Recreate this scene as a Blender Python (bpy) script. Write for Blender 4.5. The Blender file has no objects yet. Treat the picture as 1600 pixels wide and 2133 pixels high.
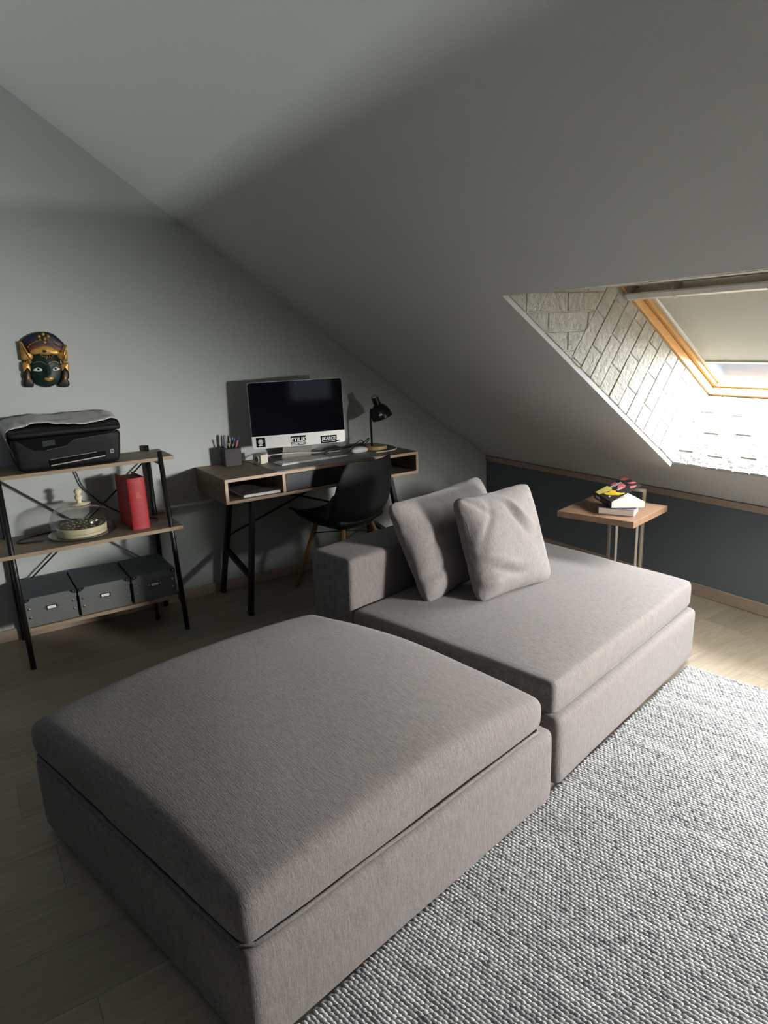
import bpy, bmesh, math, random
from mathutils import Vector, Matrix, noise
random.seed(7)
C = bpy.context.scene.collection
scene = bpy.context.scene
R = math.radians

# ------------------------------------------------------------------ camera
CAM = (-3.2527, -3.7100, 1.425)
cd = bpy.data.cameras.new('camera'); cam = bpy.data.objects.new('camera', cd); C.objects.link(cam)
right, down, fwd = Vector((.8393, -.5423, -.0384)), Vector((-.1680, -.1916, -.9670)), Vector((.5170, .8181, -.2519))
m3 = Matrix((right, -down, -fwd)).transposed()
cam.matrix_world = Matrix.Translation(CAM) @ m3.to_4x4()
cd.sensor_fit = 'HORIZONTAL'; cd.sensor_width = 36; cd.lens = 36 * 1400 / 1600
cd.clip_start = .02
scene.camera = cam

# ------------------------------------------------------------------ daylight and exposure
KZ, SL = .5543, .7215                       # knee wall height, roof pitch (rise per run)
ES = Vector((-1, 0, SL)).normalized()       # up the roof slope
NS = Vector((SL, 0, 1)).normalized()        # out through the roof
def roof(s, d, y): return Vector((0, y, KZ)) + ES * s + NS * d
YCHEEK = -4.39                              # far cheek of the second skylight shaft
w = bpy.data.worlds.new('World'); scene.world = w; w.use_nodes = True
bg = w.node_tree.nodes['Background']; bg.inputs['Color'].default_value = (.72, .84, 1, 1); bg.inputs['Strength'].default_value = .7
def area(name, loc, to, sx, sy, power, col):
    l = bpy.data.lights.new(name, 'AREA'); l.shape = 'RECTANGLE'; l.size = sx; l.size_y = sy
    l.energy = power; l.color = col
    o = bpy.data.objects.new(name, l); C.objects.link(o); o.location = loc
    o.rotation_euler = (Vector(to) - Vector(loc)).to_track_quat('-Z', 'Y').to_euler()
    return o
# bright sky beyond the skylight on the right, and beyond its unseen twin further back along the same roof
area('daylight_skylight', roof(.60, .57, -2.285), roof(.60, 0, -2.285), 1.5, 1.7, 940, (.97, .99, 1))
area('daylight_skylight_back', roof(.75, .57, -3.82), roof(.75, 0, -3.82), 1.3, 1.3, 420, (1, 1, .98))
# added lamp flush on that second shaft's far cheek, standing in for sun bounce
area('added_cheek_lamp', roof(.62, .20, YCHEEK + .012), roof(.62, .20, YCHEEK + 1), .42, .26, 175, (1, 1, .97))
# added strip lamp beyond the made-up high window, brightening the upper slope and gable
area('added_strip_lamp', (-8, -2.6, 2.09), (-5, -2.6, 2.09), .11, 4.6, 150, (.93, 1, .95)).rotation_euler = (Vector((1, 0, 0)).to_track_quat('-Z', 'X').to_euler())
scene.view_settings.view_transform = 'Standard'; scene.view_settings.look = 'None'
scene.view_settings.gamma = 1; scene.view_settings.use_curve_mapping = False
scene.view_settings.exposure = 0.0

# ------------------------------------------------------------------ materials
def mat(name, col, rough=.6, metal=0, var=None, scale=40, stretch=(1, 1, 1), bump=0, bscale=None, bdist=.002, spec=.5, detail=4, rand=0, coat=0, trans=0, alpha=1):
    m = bpy.data.materials.new(name); m.use_nodes = True; nt = m.node_tree; N = nt.nodes; L = nt.links
    b = N['Principled BSDF']; b.inputs['Base Color'].default_value = (*col, 1); b.inputs['Roughness'].default_value = rough
    b.inputs['Metallic'].default_value = metal; b.inputs['Specular IOR Level'].default_value = spec
    b.inputs['Coat Weight'].default_value = coat
    tc = N.new('ShaderNodeTexCoord'); mp = N.new('ShaderNodeMapping'); mp.inputs['Scale'].default_value = stretch
    L.new(tc.outputs['Object'], mp.inputs['Vector'])
    src = mp.outputs['Vector']
    oi = None
    if rand:
        oi = N.new('ShaderNodeObjectInfo'); ad = N.new('ShaderNodeVectorMath'); ad.operation = 'MULTIPLY_ADD'
        ad.inputs[1].default_value = (1, 1, 1); L.new(src, ad.inputs[0])
        sc = N.new('ShaderNodeVectorMath'); sc.operation = 'SCALE'; sc.inputs['Scale'].default_value = 37
        L.new(oi.outputs['Random'], sc.inputs[0]); L.new(sc.outputs[0], ad.inputs[2]); src = ad.outputs[0]
    if var:
        n = N.new('ShaderNodeTexNoise'); n.inputs['Scale'].default_value = scale; n.inputs['Detail'].default_value = detail; n.inputs['Roughness'].default_value = .65
        L.new(src, n.inputs['Vector'])
        cr = N.new('ShaderNodeValToRGB'); e = cr.color_ramp.elements
        e[0].position = .3; e[1].position = .7; e[0].color = (*var, 1); e[1].color = (*col, 1)
        L.new(n.outputs['Fac'], cr.inputs['Fac'])
        out = cr.outputs['Color']
        if rand:
            hs = N.new('ShaderNodeHueSaturation'); mr = N.new('ShaderNodeMapRange'); mr.inputs['To Min'].default_value = 1 - rand; mr.inputs['To Max'].default_value = 1 + rand
            L.new(oi.outputs['Random'], mr.inputs['Value']); L.new(mr.outputs[0], hs.inputs['Value']); L.new(out, hs.inputs['Color']); out = hs.outputs['Color']
        L.new(out, b.inputs['Base Color'])
    if bump:
        n2 = N.new('ShaderNodeTexNoise'); n2.inputs['Scale'].default_value = bscale or scale; n2.inputs['Detail'].default_value = detail
        L.new(src, n2.inputs['Vector'])
        bp = N.new('ShaderNodeBump'); bp.inputs['Strength'].default_value = bump; bp.inputs['Distance'].default_value = bdist
        L.new(n2.outputs['Fac'], bp.inputs['Height']); L.new(bp.outputs['Normal'], b.inputs['Normal'])
    return m

def fabric(name, c1, c2, bump=.55):
    # woven upholstery: fine slubs running one way plus a short cross grain
    m = bpy.data.materials.new(name); m.use_nodes = True; nt = m.node_tree; N = nt.nodes; L = nt.links
    b = N['Principled BSDF']; b.inputs['Roughness'].default_value = .95; b.inputs['Specular IOR Level'].default_value = .15
    b.inputs['Sheen Weight'].default_value = .15
    tc = N.new('ShaderNodeTexCoord')
    fs = []
    for st, sc in (((9, 1, 1), 34), ((12, 2.5, 2.5), 60), ((1, 1, 1), 420)):
        mp = N.new('ShaderNodeMapping'); mp.inputs['Scale'].default_value = st; L.new(tc.outputs['Object'], mp.inputs['Vector'])
        n = N.new('ShaderNodeTexNoise'); n.inputs['Scale'].default_value = sc; n.inputs['Detail'].default_value = 3
        L.new(mp.outputs[0], n.inputs['Vector']); fs.append(n.outputs['Fac'])
    a = N.new('ShaderNodeMath'); a.operation = 'ADD'; L.new(fs[0], a.inputs[0]); L.new(fs[1], a.inputs[1])
    a2 = N.new('ShaderNodeMath'); a2.operation = 'ADD'; L.new(a.outputs[0], a2.inputs[0]); L.new(fs[2], a2.inputs[1])
    dv = N.new('ShaderNodeMath'); dv.operation = 'MULTIPLY'; dv.inputs[1].default_value = 1 / 3; L.new(a2.outputs[0], dv.inputs[0])
    cr = N.new('ShaderNodeValToRGB'); e = cr.color_ramp.elements
    e[0].position = .38; e[1].position = .62; e[0].color = (*c2, 1); e[1].color = (*c1, 1)
    L.new(dv.outputs[0], cr.inputs['Fac']); L.new(cr.outputs['Color'], b.inputs['Base Color'])
    bp = N.new('ShaderNodeBump'); bp.inputs['Strength'].default_value = bump; bp.inputs['Distance'].default_value = .004
    L.new(dv.outputs[0], bp.inputs['Height']); L.new(bp.outputs['Normal'], b.inputs['Normal'])
    return m

def glass_thin(name, tint=(1, 1, 1), gloss=.08, rough=.02, power=2.2, top=.75):
    m = bpy.data.materials.new(name); m.use_nodes = True; nt = m.node_tree; N = nt.nodes; L = nt.links
    N.remove(N['Principled BSDF'])
    t = N.new('ShaderNodeBsdfTransparent'); t.inputs[0].default_value = (*tint, 1)
    g = N.new('ShaderNodeBsdfGlossy'); g.inputs['Roughness'].default_value = rough
    fr = N.new('ShaderNodeLayerWeight'); fr.inputs['Blend'].default_value = .25
    mr = N.new('ShaderNodeMapRange'); mr.inputs['To Min'].default_value = gloss; mr.inputs['To Max'].default_value = top
    pw = N.new('ShaderNodeMath'); pw.operation = 'POWER'; pw.inputs[1].default_value = power
    L.new(fr.outputs['Facing'], pw.inputs[0]); L.new(pw.outputs[0], mr.inputs['Value'])
    mx = N.new('ShaderNodeMixShader'); L.new(mr.outputs[0], mx.inputs[0]); L.new(t.outputs[0], mx.inputs[1]); L.new(g.outputs[0], mx.inputs[2])
    L.new(mx.outputs[0], N['Material Output'].inputs['Surface'])
    return m

M = {}
M['wall'] = mat('wall_paint', (.47, .49, .47), .9, var=(.44, .46, .44), scale=160, bump=.12, bscale=420, spec=.2)
M['roofpaint'] = mat('ceiling_paint', (.56, .565, .555), .9, var=(.53, .535, .525), scale=160, bump=.12, bscale=420, spec=.2)
M['dark'] = mat('dark_wall_paint', (.14, .165, .178), .75, var=(.128, .152, .164), scale=200, bump=.1, bscale=400, spec=.25)
M['darkback'] = mat('dark_unseen_surfaces', (.08, .09, .095), .8, var=(.07, .08, .085), scale=200)  # unseen walls and left slope coloured dark to cut bounced light
M['trim'] = mat('oak_trim', (.42, .33, .26), .55, var=(.33, .25, .19), scale=14, stretch=(1, 1, 14), bump=.05)
M['trimx'] = mat('oak_trim_across', (.42, .33, .26), .55, var=(.33, .25, .19), scale=6, stretch=(1, 1, 22), bump=.05)
M['floor'] = mat('laminate_plank', (.33, .28, .215), .5, var=(.25, .205, .155), scale=5, stretch=(1.2, 16, 1), bump=.08, rand=.12, spec=.35)
M['subfloor'] = mat('joint_dark', (.05, .04, .03), .9, var=(.04, .03, .025))
M['brick'] = mat('white_foam_brick', (.46, .455, .405), .8, var=(.35, .345, .305), scale=24, bump=1.0, bscale=48, bdist=.012, detail=6)
M['brickback'] = mat('white_foam_sheet', (.44, .435, .395), .8, var=(.40, .395, .36), scale=50, bump=.3)
M['pine'] = mat('varnished_pine', (.66, .40, .18), .4, var=(.55, .30, .11), scale=5, stretch=(3, 3, 40), bump=.03)
M['pine2'] = mat('varnished_pine_sash', (.56, .33, .13), .4, var=(.47, .26, .09), scale=5, stretch=(3, 3, 40), bump=.03)
M['alu'] = mat('grey_aluminium', (.60, .59, .55), .45, .35, var=(.56, .55, .51), scale=20)
M['blind'] = mat('blind_cloth', (.50, .49, .44), .95, var=(.47, .46, .41), scale=300, bump=.1, bscale=500)
M['pane'] = glass_thin('window_glass', (.97, .98, .98), .03, .01, 3.5, .35)
M['sofa'] = fabric('taupe_upholstery', (.200, .177, .170), (.105, .093, .090), .5)
M['pillow'] = fabric('taupe_pillow_cloth', (.225, .204, .197), (.130, .116, .112), .4)
M['rugbase'] = mat('rug_backing', (.20, .20, .21), .95, var=(.15, .15, .16), scale=90)
M['blackmetal'] = mat('black_powder_metal', (.012, .012, .012), .38, .3, var=(.009, .009, .009), scale=60, bump=.03)
M['blackplastic'] = mat('black_plastic', (.006, .006, .0065), .6, var=(.005, .005, .0055), scale=200, bump=.04, spec=.28)
M['chairshell'] = mat('black_chair_plastic', (.009, .0095, .010), .5, var=(.007, .0075, .008), scale=300, bump=.06, spec=.32)
M['gloss'] = mat('black_gloss', (.006, .006, .007), .12, var=(.005, .005, .006))
M['walnut'] = mat('grey_brown_oak', (.27, .215, .155), .55, var=(.135, .103, .072), scale=4, stretch=(1.2, 18, 10), bump=.06)
M['walnuty'] = mat('grey_brown_oak_side', (.21, .165, .12), .55, var=(.11, .083, .058), scale=4, stretch=(14, 1.2, 14), bump=.06)
M['edge'] = mat('pale_oak_edge', (.47, .335, .235), .5, var=(.39, .27, .18), scale=8, stretch=(2, 20, 20))
M['shelfedge'] = mat('shelf_oak_edge', (.33, .245, .155), .55, var=(.26, .19, .115), scale=8, stretch=(2, 20, 20))
M['drawer'] = mat('charcoal_drawer', (.035, .037, .040), .6, var=(.03, .032, .035), scale=80)
M['tabletop'] = mat('brown_oak_veneer', (.22, .13, .078), .38, var=(.125, .072, .043), scale=4, stretch=(16, 1.2, 10), bump=.05)
M['steel'] = mat('brushed_steel', (.62, .55, .46), .33, .9, var=(.52, .46, .38), scale=30, stretch=(8, 8, 1))
M['beech'] = mat('beech_wood', (.42, .23, .10), .5, var=(.33, .17, .07), scale=6, stretch=(12, 12, 1))
M['lampwood'] = mat('pale_beech', (.60, .40, .20), .45, var=(.5, .32, .15), scale=10, stretch=(10, 2, 10))
M['silver'] = mat('silver_aluminium', (.56, .55, .52), .38, .35, var=(.53, .52, .49), scale=60)
M['screen'] = mat('screen_glass', (.004, .004, .007), .06, var=(.0035, .0035, .0065), spec=.4)
M['key'] = mat('white_key_plastic', (.72, .71, .68), .45, var=(.68, .67, .64))
M['ivory'] = mat('ivory_enamel', (.74, .66, .46), .3, var=(.70, .62, .43), scale=20)
M['ivoryplug'] = mat('ivory_socket_plastic', (.72, .68, .56), .45, var=(.68, .64, .52))
M['white'] = mat('white_paper', (.80, .79, .74), .8, var=(.76, .75, .70))
M['pages'] = mat('page_edges', (.74, .70, .60), .85, var=(.60, .56, .47), scale=10, stretch=(1, 1, 90))
M['pagesdark'] = mat('page_edges_aged', (.52, .44, .34), .85, var=(.42, .35, .27), scale=10, stretch=(1, 1, 90))
M['bookblack'] = mat('book_cover_black', (.018, .017, .018), .4, var=(.03, .022, .022))
M['yellow'] = mat('print_yellow', (.80, .58, .03), .45, var=(.70, .42, .02), scale=60)
M['paleyellow'] = mat('print_pale_yellow', (.85, .78, .30), .45, var=(.80, .62, .06), scale=60)
M['redprint'] = mat('print_red', (.62, .06, .07), .45, var=(.75, .22, .22), scale=60)
M['whiteprint'] = mat('print_white', (.82, .82, .80), .5, var=(.75, .75, .73))
M['blueprint'] = mat('print_blue', (.03, .11, .26), .5, var=(.20, .03, .05), scale=30)
M['brownprint'] = mat('print_brown', (.20, .11, .05), .5, var=(.16, .09, .04))
M['redbook'] = mat('red_cloth_cover', (.40, .022, .028), .55, var=(.30, .014, .019), scale=120, bump=.15, bscale=500)
M['gilt'] = mat('faded_gilt', (.45, .14, .08), .5, .3, var=(.4, .1, .06))
M['boxgrey'] = mat('grey_card_box', (.125, .132, .128), .8, var=(.105, .112, .108), scale=180, bump=.12, bscale=450)
M['boxtop'] = mat('grey_card_lid', (.085, .105, .112), .75, var=(.075, .093, .10), scale=180, bump=.1, bscale=450)
M['nickel'] = mat('nickel', (.55, .53, .48), .3, 1, var=(.5, .48, .44))
M['darkiron'] = mat('dark_iron', (.03, .03, .03), .4, .7, var=(.02, .02, .02))
M['cloth'] = mat('grey_knit_cloth', (.56, .55, .53), .95, var=(.45, .44, .42), scale=90, bump=.5, bscale=400)
M['hem'] = mat('pale_hem', (.62, .61, .58), .95, var=(.5, .49, .46), scale=90)
M['lcd'] = mat('printer_lcd', (.025, .034, .038), .25, var=(.02, .028, .032))
M['glass'] = glass_thin('clear_dome_glass', (.95, .955, .94), .10, .03, 1.4)
M['plateglass'] = glass_thin('plate_glass', (.62, .63, .62), .38, .12, 1.6)
M['cork'] = mat('grey_brown_board', (.16, .135, .09), .7, var=(.13, .105, .07), scale=50)
M['pad'] = mat('desk_pad_marble', (.17, .165, .155), .5, var=(.42, .40, .37), scale=5, stretch=(1, 3, 1), detail=8)
M['magazine'] = mat('magazine_print', (.32, .31, .30), .4, var=(.04, .035, .035), scale=12)
M['meshcup'] = mat('dark_mesh_cup', (.020, .015, .018), .6, 0, var=(.018, .014, .017), scale=60)
M['greycap'] = mat('grey_cap', (.20, .21, .22), .5, var=(.17, .18, .19))
M['goldpaint'] = mat('antique_gold', (.55, .32, .07), .38, .35, var=(.30, .15, .03), scale=70, bump=.4, bscale=160)
M['maroon'] = mat('maroon_paint', (.10, .016, .012), .5, var=(.07, .01, .008), scale=60)
M['navy'] = mat('navy_black_paint', (.008, .010, .022), .5, var=(.006, .007, .014), scale=80, bump=.2)
M['greenblack'] = mat('green_black_paint', (.010, .026, .022), .42, var=(.008, .020, .018), scale=50, bump=.1, spec=.25)
M['blackpaint'] = mat('black_paint', (.010, .009, .009), .5, var=(.007, .006, .006), scale=60, bump=.2)
M['eyewhite'] = mat('eye_white', (.75, .72, .60), .4, var=(.7, .67, .55))
M['cablewhite'] = mat('ivory_cable', (.70, .67, .58), .5, var=(.66, .63, .54))
M['cableblack'] = mat('black_cable', (.008, .008, .008), .45, var=(.006, .006, .006))
M['penblue'] = mat('blue_pen', (.04, .08, .42), .35, var=(.03, .06, .35))
M['pengreen'] = mat('green_pen', (.20, .35, .12), .4, var=(.16, .3, .1))
M['penpink'] = mat('pink_pen', (.75, .22, .28), .4, var=(.6, .15, .2))
M['penwood'] = mat('pencil_wood', (.55, .42, .26), .6, var=(.45, .33, .2))

# ------------------------------------------------------------------ helpers
def tag(o, label=None, cat=None, group=None, kind=None):
    if label: o['label'] = label
    if cat: o['category'] = cat
    if group: o['group'] = group
    if kind: o['kind'] = kind
    return o
def thing(name, label, cat, loc=(0, 0, 0), rotz=0, group=None):
    o = bpy.data.objects.new(name, None); C.objects.link(o); o.location = loc; o.rotation_euler = (0, 0, rotz)
    o.empty_display_size = .1
    return tag(o, label, cat, group)

class MB:
    """collects shapes in world or local coordinates and links them as ONE mesh object"""
    def __init__(s): s.v = []; s.f = []; s.mi = []
    def add(s, vs, fs, mi=0):
        k = len(s.v); s.v += [tuple(v) for v in vs]; s.f += [tuple(i + k for i in f) for f in fs]; s.mi += [mi] * len(fs); return s
    def hexa(s, p, mi=0):   # 8 corners: bottom 4 counter-clockwise, top 4
        return s.add(p, [(3, 2, 1, 0), (4, 5, 6, 7), (0, 1, 5, 4), (1, 2, 6, 5), (2, 3, 7, 6), (3, 0, 4, 7)], mi)
    def box(s, x0, x1, y0, y1, z0, z1, mi=0):
        return s.hexa([(x0, y0, z0), (x1, y0, z0), (x1, y1, z0), (x0, y1, z0), (x0, y0, z1), (x1, y0, z1), (x1, y1, z1), (x0, y1, z1)], mi)
    def obox(s, o, e, u, n, a0, a1, b0, b1, c0, c1, mi=0):   # box along three given axes
        o, e, u, n = map(Vector, (o, e, u, n))
        q = [o + e * a + u * b + n * c for c in (c0, c1) for a, b in ((a0, b0), (a1, b0), (a1, b1), (a0, b1))]
        return s.hexa(q, mi)
    def bar(s, p, q, wx, wy, ref=(0, 0, 1), mi=0):           # square-section bar from p to q
        p, q = Vector(p), Vector(q); d = (q - p).normalized(); r = Vector(ref)
        a = d.cross(r)
        if a.length < 1e-4: a = d.cross(Vector((0, 1, 0)))
        a.normalize(); b = a.cross(d)
        c = [a * i * wx / 2 + b * j * wy / 2 for i, j in ((-1, -1), (1, -1), (1, 1), (-1, 1))]
        return s.hexa([p + x for x in c] + [q + x for x in c], mi)
    def tube(s, pts, r, n=8, mi=0, cap=True, closed=False):
        pts = [Vector(p) for p in pts]; m = len(pts); rr = r if isinstance(r, (list, tuple)) else [r] * m
        vs = []; fs = []; prev = None
        for i, p in enumerate(pts):
            a = pts[(i - 1) % m] if (i or closed) else p; b = pts[(i + 1) % m] if (i < m - 1 or closed) else p
            t = (b - a).normalized()
            if prev is None:
                u = t.cross(Vector((0, 0, 1)))
                if u.length < 1e-3: u = t.cross(Vector((1, 0, 0)))
            else: u = prev - t * prev.dot(t)
            u.normalize(); prev = u; v = t.cross(u)
            vs += [p + (u * math.cos(2 * math.pi * k / n) + v * math.sin(2 * math.pi * k / n)) * rr[i] for k in range(n)]
        for i in range(m if closed else m - 1):
            for k in range(n):
                a, b = i * n, ((i + 1) % m) * n
                fs.append((a + k, a + (k + 1) % n, b + (k + 1) % n, b + k))
        if cap and not closed: fs += [tuple(range(n))[::-1], tuple(range((m - 1) * n, m * n))]
        return s.add(vs, fs, mi)
    def lathe(s, prof, o=(0, 0, 0), n=32, mi=0, axis=(0, 0, 1), sx=1, sy=1):
        o = Vector(o); z = Vector(axis).normalized(); x = z.cross(Vector((0, 1, 0)))
        if x.length < 1e-3: x = Vector((1, 0, 0))
        x.normalize(); y = z.cross(x); vs = []; fs = []
        for r, h in prof: vs += [o + z * h + (x * math.cos(2 * math.pi * k / n) * sx + y * math.sin(2 * math.pi * k / n) * sy) * r for k in range(n)]
        for i in range(len(prof) - 1):
            for k in range(n): fs.append((i * n + k, i * n + (k + 1) % n, (i + 1) * n + (k + 1) % n, (i + 1) * n + k))
        if prof[0][0] > 1e-6: fs.append(tuple(range(n))[::-1])
        if prof[-1][0] > 1e-6: fs.append(tuple(range((len(prof) - 1) * n, len(prof) * n)))
        return s.add(vs, fs, mi)
    def prism(s, poly, fn, h0, h1, inset=0, mi=0):           # polygon extruded from h0 to h1; fn(a, b, h) -> point
        n = len(poly); cx = sum(p[0] for p in poly) / n; cy = sum(p[1] for p in poly) / n
        top = []
        for a, b in poly:
            dx, dy = a - cx, b - cy; l = math.hypot(dx, dy) or 1
            k = max(0, 1 - inset / l * 1.3); top.append((cx + dx * k, cy + dy * k))
        vs = [fn(a, b, h0) for a, b in poly] + [fn(a, b, h1) for a, b in top]
        fs = [tuple(range(n))[::-1], tuple(range(n, 2 * n))] + [(i, (i + 1) % n, n + (i + 1) % n, n + i) for i in range(n)]
        return s.add(vs, fs, mi)
    def build(s, name, mats, parent=None, smooth=False, bevel=0, seg=2, label=None, kind=None, world=True, autosmooth=None):
        me = bpy.data.meshes.new(name)
        off = Vector((0, 0, 0))
        if parent is not None and world: off = Vector(parent.matrix_world.translation) if False else abs_loc(parent)
        me.from_pydata([(v[0] - off.x, v[1] - off.y, v[2] - off.z) for v in s.v], [], s.f)
        mats = mats if isinstance(mats, (list, tuple)) else [mats]
        for m in mats: me.materials.append(m)
        for i, p in enumerate(me.polygons): p.material_index = s.mi[i]; p.use_smooth = smooth
        bm = bmesh.new(); bm.from_mesh(me); bmesh.ops.recalc_face_normals(bm, faces=bm.faces); bm.to_mesh(me); bm.free()
        o = bpy.data.objects.new(name, me); C.objects.link(o)
        if parent is not None: o.parent = parent
        if bevel:
            b = o.modifiers.new('bevel', 'BEVEL'); b.width = bevel; b.segments = seg; b.limit_method = 'ANGLE'; b.angle_limit = R(40)
            b.harden_normals = False
        if label: o['label'] = label
        if kind: o['kind'] = kind
        return o
def abs_loc(o):
    p = Vector(o.location)
    while o.parent: o = o.parent; p += Vector(o.location)
    return p
def text(name, body, size, origin, xdir, zdir, m, parent, extrude=.0003, align='CENTER', shear=0, spacing=1, bold=0):
    cu = bpy.data.curves.new(name, 'FONT'); cu.body = body; cu.size = size; cu.extrude = extrude; cu.align_x = align; cu.shear = shear
    cu.space_character = spacing; cu.offset = bold
    cu.materials.append(m); o = bpy.data.objects.new(name, cu); C.objects.link(o)
    x = Vector(xdir).normalized(); z = Vector(zdir).normalized(); y = z.cross(x)
    dg = bpy.context.evaluated_depsgraph_get(); tm = bpy.data.meshes.new_from_object(o.evaluated_get(dg)); bpy.data.objects.remove(o); bpy.data.curves.remove(cu)
    o = bpy.data.objects.new(name, tm); C.objects.link(o)
    o.parent = parent
    o.matrix_local = Matrix.Translation(Vector(origin) - abs_loc(parent)) @ Matrix((x, y, z)).transposed().to_4x4()
    return o
def smoothpath(pts, k=6):
    P = [Vector(p) for p in pts]; out = []
    for i in range(len(P) - 1):
        a, b, c, d = P[max(i - 1, 0)], P[i], P[i + 1], P[min(i + 2, len(P) - 1)]
        for j in range(k):
            t = j / k
            out.append(.5 * ((2 * b) + (c - a) * t + (2 * a - 5 * b + 4 * c - d) * t * t + (3 * b - a - 3 * c + d) * t ** 3))
    return out + [P[-1]]
def clip(poly, a, b, c):   # keep a*x+b*y<=c
    out = []
    for i in range(len(poly)):
        p, q = poly[i], poly[(i + 1) % len(poly)]; fp, fq = a * p[0] + b * p[1] - c, a * q[0] + b * q[1] - c
        if fp <= 0: out.append(p)
        if fp * fq < 0:
            t = fp / (fp - fq); out.append((p[0] + (q[0] - p[0]) * t, p[1] + (q[1] - p[1]) * t))
    return out
def clip_convex(poly, region):
    n = len(region); ar = sum(region[i][0] * region[(i + 1) % n][1] - region[(i + 1) % n][0] * region[i][1] for i in range(n))
    sg = 1 if ar > 0 else -1
    for i in range(n):
        p, q = region[i], region[(i + 1) % n]; a, b = (q[1] - p[1]) * sg, -(q[0] - p[0]) * sg
        poly = clip(poly, a, b, a * p[0] + b * p[1])
        if len(poly) < 3: return []
    return poly
def shrink(poly, g):
    n = len(poly); cx = sum(p[0] for p in poly) / n; cy = sum(p[1] for p in poly) / n
    return [(p[0] + (cx - p[0]) * g / (math.hypot(p[0] - cx, p[1] - cy) + 1e-6), p[1] + (cy - p[1]) * g / (math.hypot(p[0] - cx, p[1] - cy) + 1e-6)) for p in poly]
def parea(p): return abs(sum(p[i][0] * p[(i + 1) % len(p)][1] - p[(i + 1) % len(p)][0] * p[i][1] for i in range(len(p)))) / 2

def softbox(hx, hy, hz, r, nx, ny, nz, place):
    """rounded box grid; place(x,y,z,a,b,c) maps local point (a,b,c in -1..1) to the final point"""
    def ax(h, n):
        t = [-h + r * k for k in (0, .25, .55, 1)]
        inner = [-h + r + (2 * h - 2 * r) * i / n for i in range(1, n)]
        return t + inner + [-x for x in t[::-1]]
    X, Y, Z = ax(hx, nx), ax(hy, ny), ax(hz, nz)
    idx = {}; vs = []; fs = []
    def vid(i, j, k):
        if (i, j, k) not in idx:
            p = Vector((X[i], Y[j], Z[k])); q = Vector((max(-hx + r, min(hx - r, p.x)), max(-hy + r, min(hy - r, p.y)), max(-hz + r, min(hz - r, p.z))))
            d = p - q
            if d.length > 1e-9: p = q + d.normalized() * min(r, max(abs(d.x), abs(d.y), abs(d.z)))
            idx[(i, j, k)] = len(vs); vs.append(place(p.x, p.y, p.z, p.x / hx, p.y / hy, p.z / hz))
        return idx[(i, j, k)]
    I, J, K = len(X) - 1, len(Y) - 1, len(Z) - 1
    for i in range(I):
        for j in range(J):
            fs.append((vid(i, j, 0), vid(i, j + 1, 0), vid(i + 1, j + 1, 0), vid(i + 1, j, 0)))
            fs.append((vid(i, j, K), vid(i + 1, j, K), vid(i + 1, j + 1, K), vid(i, j + 1, K)))
    for i in range(I):
        for k in range(K):
            fs.append((vid(i, 0, k), vid(i + 1, 0, k), vid(i + 1, 0, k + 1), vid(i, 0, k + 1)))
            fs.append((vid(i, J, k), vid(i, J, k + 1), vid(i + 1, J, k + 1), vid(i + 1, J, k)))
    for j in range(J):
        for k in range(K):
            fs.append((vid(0, j, k), vid(0, j, k + 1), vid(0, j + 1, k + 1), vid(0, j + 1, k)))
            fs.append((vid(I, j, k), vid(I, j + 1, k), vid(I, j + 1, k + 1), vid(I, j, k + 1)))
    return vs, fs
def bilin(q, a, b):   # quad q: (-1,-1),(1,-1),(1,1),(-1,1)
    u, v = (a + 1) / 2, (b + 1) / 2
    p = [Vector((*c, 0)) for c in q]
    return p[0] * (1 - u) * (1 - v) + p[1] * u * (1 - v) + p[2] * u * v + p[3] * (1 - u) * v
def quadcushion(q, z0, z1, r, crown=0, bulge=0, seed=0, wob=.004, n=20, nz=2, arch=False):
    hx = (Vector(q[1]) - Vector(q[0])).length / 2; hy = (Vector(q[3]) - Vector(q[0])).length / 2; hz = (z1 - z0) / 2
    def place(x, y, z, a, b, c):
        p = bilin(q, a, b)
        out = 1 + bulge * max(0, 1 - c * c)
        cen = bilin(q, 0, 0); p = cen + (p - cen) * out
        zz = z0 + hz + z
        t = max(0, 1 - .5 * a * a - .5 * b * b) if arch else max(0, (1 - a ** 4)) * max(0, (1 - b ** 4))
        if c > 0: zz += crown * t * c
        nv = noise.noise_vector(Vector((p.x * 3.1 + seed, p.y * 3.1, zz * 5)))
        n2 = noise.noise_vector(Vector((p.x * 11 + seed, p.y * 11, zz * 14)))
        p = Vector((p.x, p.y, zz)) + nv * wob + n2 * wob * .35
        return p
    return softbox(hx, hy, hz, r, n, n, nz, place)

# ================================================================== ROOM SHELL
XW, YF = -5.0, -6.0          # far left wall and the wall behind the camera
RX = -4.2; RZ = KZ - SL * RX # ridge
Y0, Y1 = -1.715, -2.855      # skylight opening along the wall
YB0, YB1 = -3.25, -4.39      # its unseen twin, behind the viewer's right shoulder
OUT = [(.36, 0), (1.74, 0)]  # outer edge of the shaft on the slope
S0, S1, IS0, IS1, ID = .362, 1.742, .331, 1.222, .405
def room_struct(o, label=None): o['kind'] = 'structure'; return o
# floor with planks running along the gable wall
fl = MB().box(XW, 0, YF, 0, -.03, -.0075).build('floor', M['subfloor']); room_struct(fl)
row = 0; y = 0.0; PW = .193
while y > YF + .02:
    y2 = max(y - PW, YF); x = 0 - random.uniform(.2, 1.2); xs = [0]
    while x > XW: xs.append(x); x -= 1.285
    xs.append(XW)
    for a, b in zip(xs[:-1], xs[1:]):
        if a - b < .03: continue
        MB().box(b + .0004, a - .0004, y2 + .0004, y - .0004, -.0075, 0).build('plank', M['floor'], fl, world=False)
    y = y2
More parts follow.
